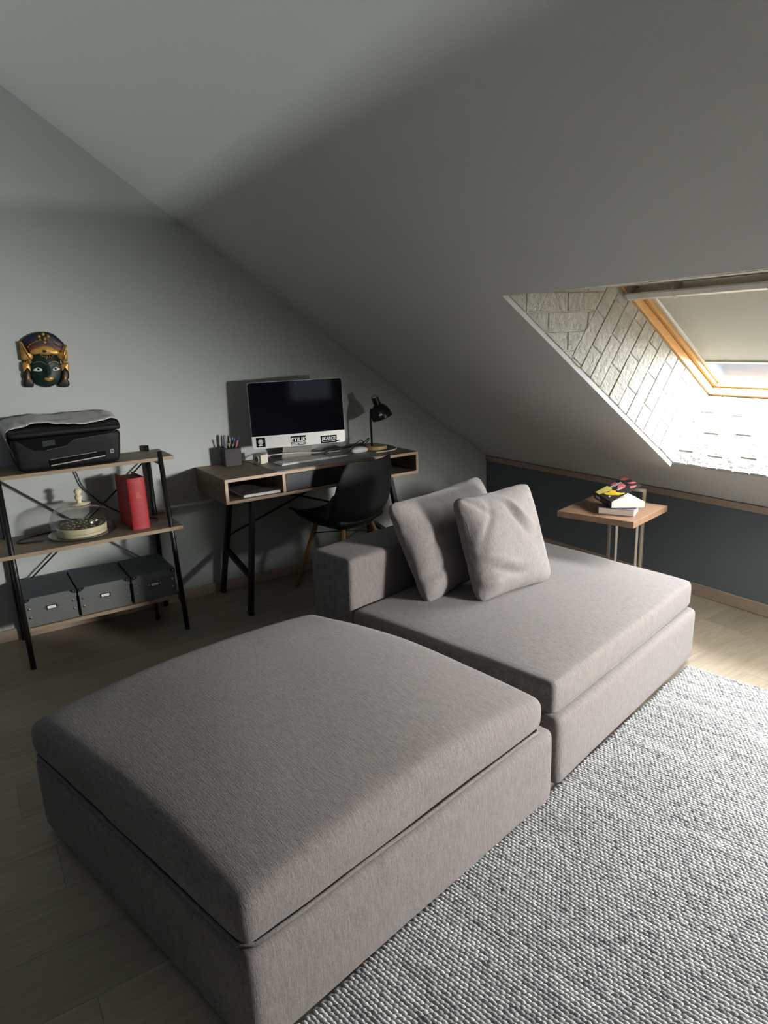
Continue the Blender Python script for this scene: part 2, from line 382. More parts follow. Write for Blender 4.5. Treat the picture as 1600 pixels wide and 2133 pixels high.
# gable wall (ahead), knee wall (right), wall behind camera, left wall with an added high window
g = [(XW, 0), (0, 0), (0, KZ), (RX, RZ), (XW, RZ - SL * (RX - XW))]
room_struct(MB().prism(g, lambda a, b, h: (a, h, b), 0, .12).build('wall_gable', M['wall']))
BX0, BX1, BZ0, BZ1 = -1.88, -1.28, 1.10, 1.46
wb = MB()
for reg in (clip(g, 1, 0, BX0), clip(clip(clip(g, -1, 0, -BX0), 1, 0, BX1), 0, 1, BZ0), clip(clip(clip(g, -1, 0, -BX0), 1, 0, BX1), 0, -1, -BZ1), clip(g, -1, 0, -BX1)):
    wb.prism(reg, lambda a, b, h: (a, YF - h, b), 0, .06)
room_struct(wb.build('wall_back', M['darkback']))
room_struct(MB().box(0, .12, YF, 0, -.03, KZ).build('wall_right', M['dark']))
WY0, WY1, WZ0, WZ1 = -5.6, -.25, 2.09, 2.72
LZ = RZ - SL * (RX - XW)
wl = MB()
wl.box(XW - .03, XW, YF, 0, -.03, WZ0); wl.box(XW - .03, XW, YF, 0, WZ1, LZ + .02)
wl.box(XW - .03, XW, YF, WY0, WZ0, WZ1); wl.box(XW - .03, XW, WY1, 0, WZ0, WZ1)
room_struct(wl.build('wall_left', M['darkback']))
# sloping ceilings; the right one has the skylight shaft cut through it
def slope_panel(mb, s0, s1, y0, y1): mb.add([roof(s0, 0, y0), roof(s1, 0, y0), roof(s1, 0, y1), roof(s0, 0, y1)], [(0, 1, 2, 3)])
SR = math.hypot(RX, RZ - KZ); cm = MB()
slope_panel(cm, 0, S0, YF, 0); slope_panel(cm, S1, SR, YF, 0); slope_panel(cm, S0, S1, Y0, 0); slope_panel(cm, S0, S1, YB0, Y1); slope_panel(cm, S0, S1, YF, YB1)
ceil = cm.build('ceiling', M['roofpaint']); room_struct(ceil)
sm = ceil.modifiers.new('solid', 'SOLIDIFY'); sm.thickness = .02; sm.offset = 1
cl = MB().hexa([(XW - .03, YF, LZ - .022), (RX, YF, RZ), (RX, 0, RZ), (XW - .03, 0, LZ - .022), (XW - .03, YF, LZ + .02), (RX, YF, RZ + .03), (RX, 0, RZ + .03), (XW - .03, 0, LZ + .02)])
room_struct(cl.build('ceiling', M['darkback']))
# boards
room_struct(MB().box(-5, -.012, -.012, 0, 0.001, .062).build('baseboard_gable', M['trim'], bevel=.002))
room_struct(MB().box(-.012, 0, YF, -.012, 0.001, .064).build('baseboard_right', M['trim'], bevel=.002))
room_struct(MB().box(-.010, 0, YF, 0, KZ - .036, KZ - .001).build('trim_1', M['trim'], bevel=.002))

# ------------------------------------------------------------------ skylight shaft lined with white foam bricks
def lining(name, region, fn, sub, seed):
    """region: convex polygon in panel coords; sub: [(convex region, angle deg, origin)] brick sheets; fn(a,b,h): h towards the room"""
    rnd = random.Random(seed)
    o = MB().prism(region, fn, -.012, 0).build(name, M['brickback']); room_struct(o)
    BH, BL = .0775, .232
    for reg, ang, og, uv in sub:
        ca, sa = math.cos(ang), math.sin(ang)
        xs = [((p[0] - og[0]) * ca + (p[1] - og[1]) * sa) for p in reg]; ys = [(-(p[0] - og[0]) * sa + (p[1] - og[1]) * ca) for p in reg]
        for r_ in range(int(min(ys) // BH) - 1, int(max(ys) // BH) + 2):
            sh = (r_ % 2) * BL / 2 + rnd.uniform(-.012, .012)
            for c_ in range(int((min(xs) - sh) // BL) - 1, int((max(xs) - sh) // BL) + 2):
                g_ = .0013
                p = [(c_ * BL + sh + g_, r_ * BH + g_), ((c_ + 1) * BL + sh - g_, r_ * BH + g_), ((c_ + 1) * BL + sh - g_, (r_ + 1) * BH - g_), (c_ * BL + sh + g_, (r_ + 1) * BH - g_)]
                p = [(og[0] + a * ca - b * sa, og[1] + a * sa + b * ca) for a, b in p]
                p = clip_convex(p, reg)
                if len(p) < 3 or parea(p) < 1.2e-4: continue
                MB().prism(p, fn, -.001, .0038 + rnd.uniform(-.001, .0015), inset=.0045).build('brick', M['brick'], o, world=False)
    return o
LREG = [(S0, 0), (S1, 0), (IS1, ID), (IS0, ID)]
SB = 1.285
la = math.atan2(SL, -1)
lower = clip(LREG, 1, 0, SB); upper = clip(LREG, -1, 0, -SB)
# left cheek: lower sheet set square to the window, upper sheet set level
pl = lambda s, d, h: tuple(roof(s, d, Y0 - h))
th = math.atan(SL)
lining('trim_2', LREG, pl, [(lower, math.pi / 2, (S0, 0), 0), (upper, -th, (S1, 0), 0)], 1)
pr = lambda s, d, h: tuple(roof(s, d, Y1 + h))
lining('trim_3', LREG, pr, [(LREG, math.pi / 2, (S0, 0), 0)], 2)
# sill (bottom) and header (top); panel coords = (depth along shaft, y)
sA, sB = roof(S0, 0, 0), roof(IS0, ID, 0); sd_ = (sB - sA); sL = sd_.length; sd_.normalize(); sn = Vector((-sd_.z, 0, sd_.x)); sn = sn if sn.x < 0 else -sn
hA, hB = roof(S1, 0, 0), roof(IS1, ID, 0); hd = (hB - hA); hL = hd.length; hd.normalize(); hn = Vector((hd.z, 0, -hd.x)); hn = hn if hn.z < 0 else -hn
ps = lambda a, b, h: tuple(sA + sd_ * a + sn * h + Vector((0, b, 0)))
ph_ = lambda a, b, h: tuple(hA + hd * a + hn * h + Vector((0, b, 0)))
sreg = [(0, Y1), (sL, Y1), (sL, Y0), (0, Y0)]; hreg = [(0, Y1), (hL, Y1), (hL, Y0), (0, Y0)]
lining('trim_4', sreg, ps, [(sreg, 0, (-.05, Y0), 0)], 3)
lining('trim_5', hreg, ph_, [(hreg, math.pi / 2, (0, Y0 - .1), 0)], 4)
# thin white bead round the opening
bd = MB()
for a, b in (((S0 - .004, Y0 + .004), (S1, Y0 + .004)), ((S0 - .004, Y0 + .004), (S0 - .004, Y1))):
    bd.bar(roof(a[0], -.001, a[1]), roof(b[0], -.001, b[1]), .006, .003, NS)
room_struct(bd.build('trim_6', M['brickback']))

# ------------------------------------------------------------------ the skylight itself
def skylight(name, yl, yr, gap):
    win = bpy.data.objects.new(name, None); C.objects.link(win); room_struct(win)
    def rbox(name, s0, s1, d0, d1, y0, y1, m, parent=None, bev=.002, **k):
        parent = parent or win
        return MB().obox((0, 0, KZ), ES, (0, 1, 0), NS, s0, s1, y1, y0, d0, d1).build(name, m, parent, bevel=bev, world=False, **k)
    FT, FB = IS1, IS0
    rbox('frame_side', FB - .06, FT + .10, ID, ID + .038, yl + .045, yl - .015, M['pine'])
    rbox('frame_side', FB - .06, FT + .10, ID, ID + .038, yr + .015, yr - .045, M['pine'])
    rbox('frame_bottom', FB - .06, FB + .018, ID, ID + .038, yl - .015, yr + .015, M['pine'])
    rbox('blind_cassette', FT - .050, FT - .001, ID + .030, ID + .074, yl - .034, yr + .034, M['alu'])
    rbox('frame_top', FT + .002, FT + .10, ID, ID + .038, yl - .015, yr + .015, M['pine'])
    rbox('sash_side', FB - .055, FT + .09, ID + .040, ID + .078, yl + .03, yl - .034, M['pine2'])
    rbox('sash_side', FB - .055, FT + .09, ID + .040, ID + .078, yr + .034, yr - .03, M['pine2'])
    rbox('sash_bottom', FB - .055, FB + .030, ID + .040, ID + .078, yl - .034, yr + .034, M['pine'])
    rbox('sash_top', FT - .02, FT + .09, ID + .040, ID + .078, yl - .034, yr + .034, M['pine2'])
    rbox('blind_rail', FB + .030, FT, ID + .058, ID + .080, yl - .0345, yl - .050, M['alu'])
    rbox('blind_rail', FB + .030, FT, ID + .058, ID + .080, yr + .050, yr + .0345, M['alu'])
    rbox('blind', .540 + gap, FT, ID + .070, ID + .073, yl - .0505, yr + .0505, M['blind'], bev=0)
    rbox('blind_bar', .528 + gap, .541 + gap, ID + .062, ID + .078, yl - .0505, yr + .0505, M['alu'])
    rbox('pane', FB - .10, FT + .10, ID + .086, ID + .090, yl + .02, yr - .02, M['pane'], bev=0)
    rbox('outer_frame', FB - .085, FB - .052, ID - .0, ID + .14, yl + .05, yr - .05, M['alu'])
    # seal casing outside so no daylight slips past the frame
    cs = MB()
    for (a, b, c, d) in ((FB - .40, FB - .05, yl + .5, yr - .5), (FT + .09, FT + .9, yl + .5, yr - .5), (FB - .05, FT + .09, yl + .5, yl + .031), (FB - .05, FT + .09, yr - .031, yr - .5)):
        cs.obox((0, 0, KZ), ES, (0, 1, 0), NS, a, b, d, c, ID + .05, ID + .06)
    cs.build('flashing', M['darkiron'], win, world=False)
    # curved ventilation bar across the head of the sash
    vb = MB(); prof = [(FT - .085, ID + .05), (FT - .088, ID + .005), (FT - .080, ID - .018), (FT - .060, ID - .026), (FT - .040, ID - .020), (FT - .036, ID - .014), (FT - .056, ID - .018), (FT - .070, ID - .010), (FT - .076, ID + .008), (FT - .074, ID + .05)]
    vb.prism(prof, lambda a, b, h: tuple(roof(a, b, h)), yl - .014, yr + .014)
    vbar = vb.build('vent_bar', M['alu'], win, smooth=False, world=False)
    for yy in (yl - .016, yl - .235, yl - .62, yr + .03):
        MB().prism([(FT - .09, ID + .052), (FT - .093, ID), (FT - .082, ID - .024), (FT - .058, ID - .031), (FT - .036, ID - .022), (FT - .03, ID + .01), (FT - .03, ID + .052)], lambda a, b, h: tuple(roof(a, b, h)), yy, yy - .008).build('vent_clip', M['alu'], vbar, world=False)
skylight('window_1', Y0, Y1, 0)
skylight('window_3', YB0, YB1, .08)
# plain lining of the second shaft
for nm, pts in (('trim_7', [roof(S0, 0, YB0), roof(S1, 0, YB0), roof(IS1, ID, YB0), roof(IS0, ID, YB0)]), ('trim_8', [roof(S0, 0, YB1), roof(S1, 0, YB1), roof(IS1, ID, YB1), roof(IS0, ID, YB1)]),
                ('trim_9', [roof(S0, 0, YB0), roof(S0, 0, YB1), roof(IS0, ID, YB1), roof(IS0, ID, YB0)]), ('trim_10', [roof(S1, 0, YB0), roof(S1, 0, YB1), roof(IS1, ID, YB1), roof(IS1, ID, YB0)])):
    o = MB().add(pts, [(0, 1, 2, 3)]).build(nm, M['brickback']); room_struct(o); so_ = o.modifiers.new('solid', 'SOLIDIFY'); so_.thickness = .012; so_.offset = 0

# unseen high window, put into the left wall to light the upper slope
w2 = bpy.data.objects.new('added_window_2', None); C.objects.link(w2); room_struct(w2)
for k in range(4):
    yy = WY0 + (WY1 - WY0) * k / 3
    MB().box(XW - .04, XW - .01, yy - .02, yy + .02, WZ0, WZ1).build('frame_post', M['white'], w2, world=False)
for z_ in (WZ1,): MB().box(XW - .04, XW - .01, WY0, WY1, z_ - .03, z_).build('frame_rail', M['white'], w2, world=False)
MB().box(XW - .028, XW - .024, WY0, WY1, WZ0, WZ1).build('pane', M['pane'], w2, world=False)

w4 = bpy.data.objects.new('unseen_window_4', None); C.objects.link(w4); room_struct(w4)  # unseen window added so the monitor screen reflects a bluish rectangle
for x0, x1, z0, z1 in ((BX0, BX0 + .03, BZ0, BZ1), (BX1 - .03, BX1, BZ0, BZ1), (BX0, BX1, BZ0, BZ0 + .03), (BX0, BX1, BZ1 - .03, BZ1)):
    MB().box(x0, x1, YF - .05, YF - .01, z0, z1).build('frame', M['white'], w4, world=False)
MB().box(BX0, BX1, YF - .034, YF - .03, BZ0, BZ1).build('pane', M['pane'], w4, world=False)

# ================================================================== OTTOMAN
OT = [(-2.945, -2.660), (-1.885, -2.447), (-2.160, -1.432), (-3.212, -1.645)]
OC = [(-2.945, -2.650), (-1.915, -2.437), (-2.175, -1.432), (-3.212, -1.645)]
def inset_quad(q, k):
    c = sum((Vector(p) for p in q), Vector((0, 0))) / 4
    return [tuple(c + (Vector(p) - c) * (1 + k / (Vector(p) - c).length)) for p in q]
ot = thing('ottoman', 'large square taupe fabric ottoman without a backrest, nearest the viewer', 'ottoman', (-2.56, -2.04, 0), R(11.5))
def localize(vs, o):
    M_ = (Matrix.Translation(o.location) @ o.rotation_euler.to_matrix().to_4x4()).inverted()
    return [tuple(M_ @ Vector(v)) for v in vs]
def soft(name, vs, fs, m, parent, local=True, sub=1, label=None):
    o = MB().add(localize(vs, parent) if local else vs, fs).build(name, m, parent, smooth=True, world=False, label=label)
    if sub: s = o.modifiers.new('sub', 'SUBSURF'); s.levels = sub; s.render_levels = sub
    return o
def base_part(q, z0, z1, seed): return quadcushion(q, z0, z1, .03, .0, .0, seed, .0035, 18, 5)
soft('base', *base_part(inset_quad(OT, .012), .010, .262, 3), M['sofa'], ot)
soft('seat_cushion', *quadcushion(inset_quad(OC, .004), .262, .372, .034, .075, .006, 5, .005, arch=True), M['sofa'], ot)
def piping(q, z, r, parent, name='piping'):
    pts = []
    for i in range(4):
        a, b = Vector(q[i]), Vector(q[(i + 1) % 4])
        for k in range(12):
            p = a.lerp(b, .025 + .95 * k / 11); n_ = noise.noise(Vector((p.x * 5, p.y * 5, z * 9))) * .004
            pts.append((p.x, p.y, z + n_))
    mb = MB().tube(localize(pts, parent), r, 6, closed=True); return mb.build(name, M['sofa'], parent, smooth=True, world=False)
piping(inset_quad(OC, .001), .268, .005, ot)
def feet(q, z, parent):
    for p in inset_quad(q, -.10): MB().lathe([(.022, 0), (.026, z)], (0, 0, 0), 12).build('foot', M['blackplastic'], parent, world=False).location = localize([(p[0], p[1], 0)], parent)[0]
feet(OT, .03, ot)

# ================================================================== CHAISE / SOFA MODULE
CH = [(-1.825, -2.395), (-.712, -2.128), (-.790, -1.030), (-2.073, -1.275)]
ch = thing('sofa_module', 'armless taupe fabric sofa module with a low block backrest and two cushions on it', 'sofa', (-1.35, -1.70, 0), R(13))
CHB = [(-1.823, -2.418), (-.704, -2.152), CH[2], CH[3]]
soft('base', *base_part(inset_quad(CHB, .010), .010, .250, 11), M['sofa'], ch)
def lerp2(a, b, t): return (a[0] + (b[0] - a[0]) * t, a[1] + (b[1] - a[1]) * t)
SB_ = [CH[0], CH[1], lerp2(CH[1], CH[2], .80), lerp2(CH[0], CH[3], .80)]
BB_ = [lerp2(CH[0], CH[3], .803), lerp2(CH[1], CH[2], .803), lerp2(CH[1], CH[2], 1.02), lerp2(CH[0], CH[3], 1.02)]
soft('seat_cushion', *quadcushion(inset_quad(SB_, .006), .250, .367, .024, .018, .004, 15, .004), M['sofa'], ch)
soft('backrest', *quadcushion(inset_quad(BB_, .002), .245, .572, .022, .004, .0, 21, .0025, 16, 6), M['sofa'], ch)
piping(inset_quad(SB_, -.004), .256, .0045, ch)
feet(CH, .03, ch)

# ================================================================== PILLOWS
def pillow(name, label, A, yaw, lean, wid, hei, th_, seed, wrinkles, slump=0):
    e = Vector((math.cos(yaw), math.sin(yaw), 0)); h = Vector((-e.y, e.x, 0)); up = Vector((0, 0, 1)) * math.cos(lean) + h * math.sin(lean); n = e.cross(up)
    A = Vector(A); o = thing(name, label, 'pillow', A)
    hx, hy, hz = wid / 2, hei / 2, th_ / 2
    def place(x, y, z, a, b, c):
        f = max(0, 1 - abs(a) ** 2.6) ** .7 * max(0, 1 - abs(b) ** 2.6) ** .7
        zz = z * (.42 + .75 * f)
        ex = x * (1 - .055 * (1 - b * b) * abs(a)); uy = y * (1 - .05 * (1 - a * a) * abs(b))
        pinch = abs(a) ** 6 * abs(b) ** 6
        zz *= 1 - .45 * pinch; ex *= 1 + .02 * pinch; uy *= 1 + .02 * pinch
        p = Vector((ex * 6 + seed, uy * 6, c))
        wv = noise.noise_vector(p) * .007 + noise.noise_vector(p * 2.6) * .004
        for (wx, wy, dx, dy, wd, ln, amp) in wrinkles:      # folds: ridge lines at (wx,wy) along (dx,dy)
            l = math.hypot(dx, dy); tx, ty = dx / l, dy / l
            al = (a - wx) * tx + (b - wy) * ty; ac = -(a - wx) * ty + (b - wy) * tx
            ac += .12 * math.sin(al * 4)
            zz += math.copysign(1, c) * amp * math.exp(-(ac / wd) ** 2) * math.exp(-(al / ln) ** 2) * (1 if c > 0 else .3) * min(1, abs(c) * 1.3)
        bend = -slump * (b + 1) * (b + 1) * .25
        base = A + e * (hx) + up * (hy)
        q = base + e * (ex + wv.x) + up * (uy + wv.y) + n * (zz + wv.z * .8 + bend)
        return q
    vs, fs = softbox(hx, hy, hz, min(hz * .75, .05), 26, 26, 2, place)
    off = A
    s = MB().add([tuple(Vector(v) - off) for v in vs], fs).build('cover', M['pillow'], o, smooth=True, world=False)
    ss = s.modifiers.new('sub', 'SUBSURF'); ss.levels = 1; ss.render_levels = 1
    # stitched seam round the front face
    pts = []
    for i in range(4):
        for k in range(14):
            t = -1 + 2 * k / 14 + .0; a, b = ((t, -1), (1, t), (-t, 1), (-1, -t))[i]
            kc = .955 - .075 * min(abs(a), abs(b)) ** 5; a *= kc; b *= kc
            q = place(a * hx, b * hy, hz * .62, a, b, .62); pts.append(tuple(q - off + n * .001))
    MB().tube(pts, .0020, 5, closed=True).build('seam', M['pillow'], o, smooth=True, world=False)
    return o
pillow('cushion', 'taupe back cushion leaning on the low backrest, behind the throw pillow', (-1.772, -1.655, .372), R(16), R(26), .665, .437, .150, 3.3,
       [(-.5, .2, .3, 1, .08, .5, -.012), (-.75, -.5, 1, .5, .07, .35, -.012), (.2, .6, 1, .2, .1, .5, .01)])
pillow('throw_pillow', 'square taupe throw pillow in front, leaning on the back cushion', (-1.612, -1.790, .376), R(4), R(19), .430, .435, .150, 8.1,
       [(.25, .55, 1, -.75, .05, .38, .020), (.12, .42, 1, -.9, .05, .35, -.018), (-.35, -.55, 1, .05, .06, .45, -.018), (-.62, .35, .25, 1, .06, .5, -.010),
        (-.75, -.2, 1, .2, .05, .25, .010), (-.7, .8, 1, -.3, .06, .3, -.014), (-.2, -.40, 1, .12, .08, .4, .010), (.75, .1, -.2, 1, .08, .5, .008), (-.78, -.7, 1, .4, .05, .22, .012)])

# ================================================================== RUG
ang = R(12.6); U = Vector((math.cos(ang), math.sin(ang), 0)); W_ = Vector((math.sin(ang), -math.cos(ang), 0))
RO = Vector((-.777, -2.178, 0))
rug = thing('rug', 'thick woven wool rug of pale grey and slate loops on the floor', 'rug', RO)
RL, RW = 2.55, 1.45
rp = lambda a, b, z: tuple(-U * a + W_ * b + Vector((0, 0, z)))
MB().hexa([rp(RL, RW, .001), rp(0, RW, .001), rp(0, 0, .001), rp(RL, 0, .001), rp(RL, RW, .007), rp(0, RW, .007), rp(0, 0, .007), rp(RL, 0, .007)]).build('backing', M['rugbase'], rug, world=False)
# the loops: one joined mesh of small lozenge-shaped yarn loops lying in rows across the rug
import numpy as np
rm = bpy.data.materials.new('rug_wool'); rm.use_nodes = True; nt = rm.node_tree; N = nt.nodes; L = nt.links
b = N['Principled BSDF']; b.inputs['Roughness'].default_value = .95; b.inputs['Specular IOR Level'].default_value = .15; b.inputs['Sheen Weight'].default_value = .2
gi = N.new('ShaderNodeNewGeometry'); cr = N.new('ShaderNodeValToRGB'); cr.color_ramp.interpolation = 'LINEAR'
e = cr.color_ramp.elements; e[0].position = 0; e[0].color = (.26, .265, .285, 1); e[1].position = 1; e[1].color = (.55, .55, .53, 1)
for p_, c_ in ((.06, (.34, .345, .36, 1)), (.22, (.42, .423, .43, 1)), (.6, (.49, .49, .48, 1))):
    k = e.new(p_); k.color = c_
L.new(gi.outputs['Random Per Island'], cr.inputs['Fac'])
tc = N.new('ShaderNodeTexCoord'); nz = N.new('ShaderNodeTexNoise'); nz.inputs['Scale'].default_value = 600; L.new(tc.outputs['Object'], nz.inputs['Vector'])
mx = N.new('ShaderNodeMix'); mx.data_type = 'RGBA'; mx.blend_type = 'MULTIPLY'; mx.inputs[0].default_value = .35
mp = N.new('ShaderNodeMapping'); mp.inputs['Rotation'].default_value = (0, 0, -R(12.6)); mp.inputs['Scale'].default_value = (60, 3.5, 1)
mpr = N.new('ShaderNodeMapping'); mpr.inputs['Rotation'].default_value = (0, 0, -R(12.6)); L.new(tc.outputs['Object'], mpr.inputs['Vector'])
mp.inputs['Rotation'].default_value = (0, 0, 0); L.new(mpr.outputs[0], mp.inputs['Vector'])
ns = N.new('ShaderNodeTexNoise'); ns.inputs['Scale'].default_value = 1; ns.inputs['Detail'].default_value = 3; L.new(mp.outputs[0], ns.inputs['Vector'])
rr_ = N.new('ShaderNodeMapRange'); rr_.inputs['From Min'].default_value = .3; rr_.inputs['From Max'].default_value = .7; rr_.inputs['To Min'].default_value = .62; rr_.inputs['To Max'].default_value = 1.02; L.new(ns.outputs['Fac'], rr_.inputs['Value'])
hs = N.new('ShaderNodeHueSaturation'); L.new(rr_.outputs[0], hs.inputs['Value']); L.new(cr.outputs['Color'], hs.inputs['Color'])
L.new(hs.outputs['Color'], mx.inputs[6]); L.new(nz.outputs['Color'], mx.inputs[7]); L.new(mx.outputs[2], b.inputs['Base Color'])
bp = N.new('ShaderNodeBump'); bp.inputs['Strength'].default_value = .4; bp.inputs['Distance'].default_value = .001; L.new(nz.outputs['Fac'], bp.inputs['Height']); L.new(bp.outputs['Normal'], b.inputs['Normal'])
pa, pb = .0108, .0132        # pitch across rows / along a row
rng = np.random.default_rng(5)
na, nb = int(RL / pa), int(1.05 / pb)
# template loop: low-poly dome 6 around, 3 rings
ring = [(1.0, -.15), (.88, .45), (.5, .86)]
tv = []
for r_, z_ in ring: tv += [(r_ * math.cos(t_ * math.pi / 3.5), r_ * math.sin(t_ * math.pi / 3.5), z_) for t_ in range(7)]
tv.append((0, 0, 1)); tv = np.array(tv)
tf = []
for r_ in range(2):
    for k in range(7): tf.append((r_ * 7 + k, r_ * 7 + (k + 1) % 7, (r_ + 1) * 7 + (k + 1) % 7, (r_ + 1) * 7 + k))
tf3 = [(14 + k, 14 + (k + 1) % 7, 21) for k in range(7)]
A_, B_ = np.meshgrid(np.arange(na), np.arange(nb), indexing='ij'); A_ = A_.ravel(); B_ = B_.ravel(); cnt = len(A_)
ca = A_ * pa + pa * .5 + rng.normal(0, .0006, cnt); cb = (B_ + .5 * (A_ % 2)) * pb + pb * .5 + rng.normal(0, .0008, cnt) + .0035 * np.sin(A_ * .21)
la_ = pa * .50 * rng.uniform(.85, 1.1, cnt); lb_ = pb * .66 * rng.uniform(.9, 1.15, cnt); hh = rng.uniform(.0055, .0075, cnt); rt = rng.normal(.38, .08, cnt)
co, si = np.cos(rt), np.sin(rt)
lx = tv[None, :, 0] * la_[:, None]; ly = tv[None, :, 1] * lb_[:, None]
vx = ca[:, None] + lx * co[:, None] - ly * si[:, None]; vy = cb[:, None] + lx * si[:, None] + ly * co[:, None]; vz = .006 + tv[None, :, 2] * hh[:, None]
P = np.stack([-U.x * vx + W_.x * vy, -U.y * vx + W_.y * vy, vz], -1).reshape(-1, 3)
nv = len(tv); offs = (np.arange(cnt) * nv)[:, None, None]
q4 = (np.array(tf)[None] + offs).reshape(-1, 4); q3 = (np.array(tf3)[None] + offs).reshape(-1, 3)
me = bpy.data.meshes.new('loops'); me.vertices.add(len(P)); me.vertices.foreach_set('co', P.astype('f').ravel())
nl = q4.size + q3.size; me.loops.add(nl); me.loops.foreach_set('vertex_index', np.concatenate([q4.ravel(), q3.ravel()]).astype('i'))
me.polygons.add(len(q4) + len(q3)); me.polygons.foreach_set('loop_start', np.concatenate([np.arange(len(q4)) * 4, len(q4) * 4 + np.arange(len(q3)) * 3]).astype('i'))
me.polygons.foreach_set('use_smooth', np.ones(len(q4) + len(q3), dtype=bool))
me.update(calc_edges=True); me.validate(); me.materials.append(rm)
lo = bpy.data.objects.new('loops', me); C.objects.link(lo); lo.parent = rug; lo['kind'] = 'stuff'

# ================================================================== SIDE TABLE AND BOOKS
TA, TB, TC, TD = [Vector(p) for p in ((-.841, -1.479), (-.739, -1.843), (-.369, -1.758), (-.474, -1.384))]
TZ = .57
st = thing('side_table', 'small C-shaped side table with square brown wood top and steel legs', 'table', (-.42, -1.57, 0))
MB().hexa([(*TA, TZ - .030), (*TB, TZ - .030), (*TC, TZ - .030), (*TD, TZ - .030), (*TA, TZ), (*TB, TZ), (*TC, TZ), (*TD, TZ)]).build('table_top', M['tabletop'], st, bevel=.0015)
dn = (TC - TD).normalized(); px_ = Vector((-dn.y, dn.x)); px_ = px_ if px_.x > 0 else -px_
def T2(t, k, z): p = TD + dn * t + px_ * k; return (p.x, p.y, z)
for t in (.150, .255): MB().tube([T2(t, -.028, .012), T2(t, -.028, TZ - .03)], .0085, 4).build('leg', M['steel'], st, bevel=.001)
for t in (.095, .266): MB().bar(T2(t, .012, .012), T2(t, .012, TZ + .062), .016, .016, (dn.x, dn.y, 0)).build('leg', M['steel'], st, bevel=.002)
MB().bar(T2(.087, .012, TZ + .058), T2(.274, .012, TZ + .058), .016, .016).build('handle_bar', M['steel'], st, bevel=.002)
bq = MB()
for t in (.085, .25): bq.bar(T2(t, .02, .008), T2(t, -.16, .008), .016, .012)
bq.bar(T2(.02, .0, .008), T2(.315, .0, .008), .016, .012); bq.build('foot_frame', M['steel'], st, bevel=.002)

def book(name, label, P0, e, n, wid, hei, z0, th_, cover, pages, lift=None, coverlen=None):
    """P0 spine corner, e along the spine, n across towards the fore-edge"""
    o = thing(name, label, 'book', (P0[0], P0[1], z0)); e = Vector((*e, 0)).normalized(); n = Vector((*n, 0)).normalized(); z = Vector((0, 0, 1)); P = Vector((P0[0], P0[1], z0))
    MB().obox(P, e, n, z, .001, hei - .003, .002, wid - .004, .0015, th_ - .0015).build('pages', pages, o)
    MB().obox(P, e, n, z, 0, hei, 0, wid, 0, .0012).build('back_cover', cover, o)
    MB().obox(P, e, n, z, 0, hei, -.0012, .0012, 0, th_).build('spine', cover, o)
    return o, P, e, n, z
b1, *_ = book('book', 'lower paperback with tan page edges lying on the side table', (-.664 + .098, -1.787 + .0495), (-.45, .893), (-.893, -.45), .11, .165, TZ + .0005, .030, M['blueprint'], M['pagesdark'])
MB().obox((-.664 + .098, -1.787 + .0495, TZ + .0005), (-.45, .893, 0), (-.893, -.45, 0), (0, 0, 1), 0, .165, 0, .11, .030, .0312).build('front_cover', M['blueprint'], b1)
b2, P, e2, n2, zz = book('book', 'upper black paperback with lifted yellow and red cover on the side table', (-.714, -1.697), (.476, .879), (.77, -.638), .155, .215, TZ + .0335, .031, M['bookblack'], M['pages'])
lift = R(17.5); cdir = (Vector((.194, -.033, 0)).normalized() * math.cos(lift) + Vector((0, 0, math.sin(lift)))); cn = e2.cross(cdir).normalized()
if cn.z < 0: cn = -cn
cn = cdir.cross(e2); cn = cn if cn.z > 0 else -cn; cn.normalize()
T0 = P + zz * .031; CLn = .192; CW = .205
cv = MB().obox(T0, cdir, e2, cn, 0, CLn, 0, CW, 0, .0009).build('front_cover', M['bookblack'], b2)
# printed picture: pale yellow and yellow fish-like shapes at the spine side, red blots, white title strokes
def art(poly, m, h=.0012): MB().prism(poly, lambda a, b_, hh_: tuple(T0 + cdir * a * .77 + e2 * b_ * .95 + cn * hh_), .0008, h).build('print', m, cv)
art([(.002, .213), (.10, .213), (.105, .16), (.085, .125), (.06, .14), (.035, .15), (.002, .16)], M['paleyellow'])
art([(.03, .150), (.06, .125), (.085, .13), (.10, .10), (.09, .075), (.105, .045), (.085, .05), (.08, .02), (.065, .05), (.045, .075), (.03, .11)], M['yellow'], .0014)
art([(.085, .055), (.115, .028), (.118, .012), (.098, .018), (.080, .032)], M['yellow'], .0014)
art([(.125, .120), (.155, .150), (.185, .135), (.180, .095), (.155, .075), (.135, .085)], M['redprint'])
art([(.125, .205), (.165, .21), (.170, .175), (.135, .165)], M['redprint'])
art([(.20, .205), (.245, .213), (.248, .15), (.22, .165)], M['redprint'])
art([(.205, .12), (.245, .09), (.246, .06), (.22, .08)], M['redprint'])
art([(.19, .06), (.225, .03), (.20, .02), (.175, .035)], M['redprint'])
for k in range(7): art([(.10 + k * .013, .185 - k * .002), (.109 + k * .013, .186 - k * .002), (.107 + k * .013, .158 - k * .002), (.100 + k * .013, .16 - k * .002)], M['whiteprint'], .0015)
for k in range(5): art([(.108 + k * .009, .105), (.114 + k * .009, .105), (.113 + k * .009, .082), (.108 + k * .009, .084)], M['whiteprint'], .0015)
art([(.022, .072), (.035, .078), (.038, .066), (.026, .06)], M['whiteprint'])
spo = P - n2 * .0014
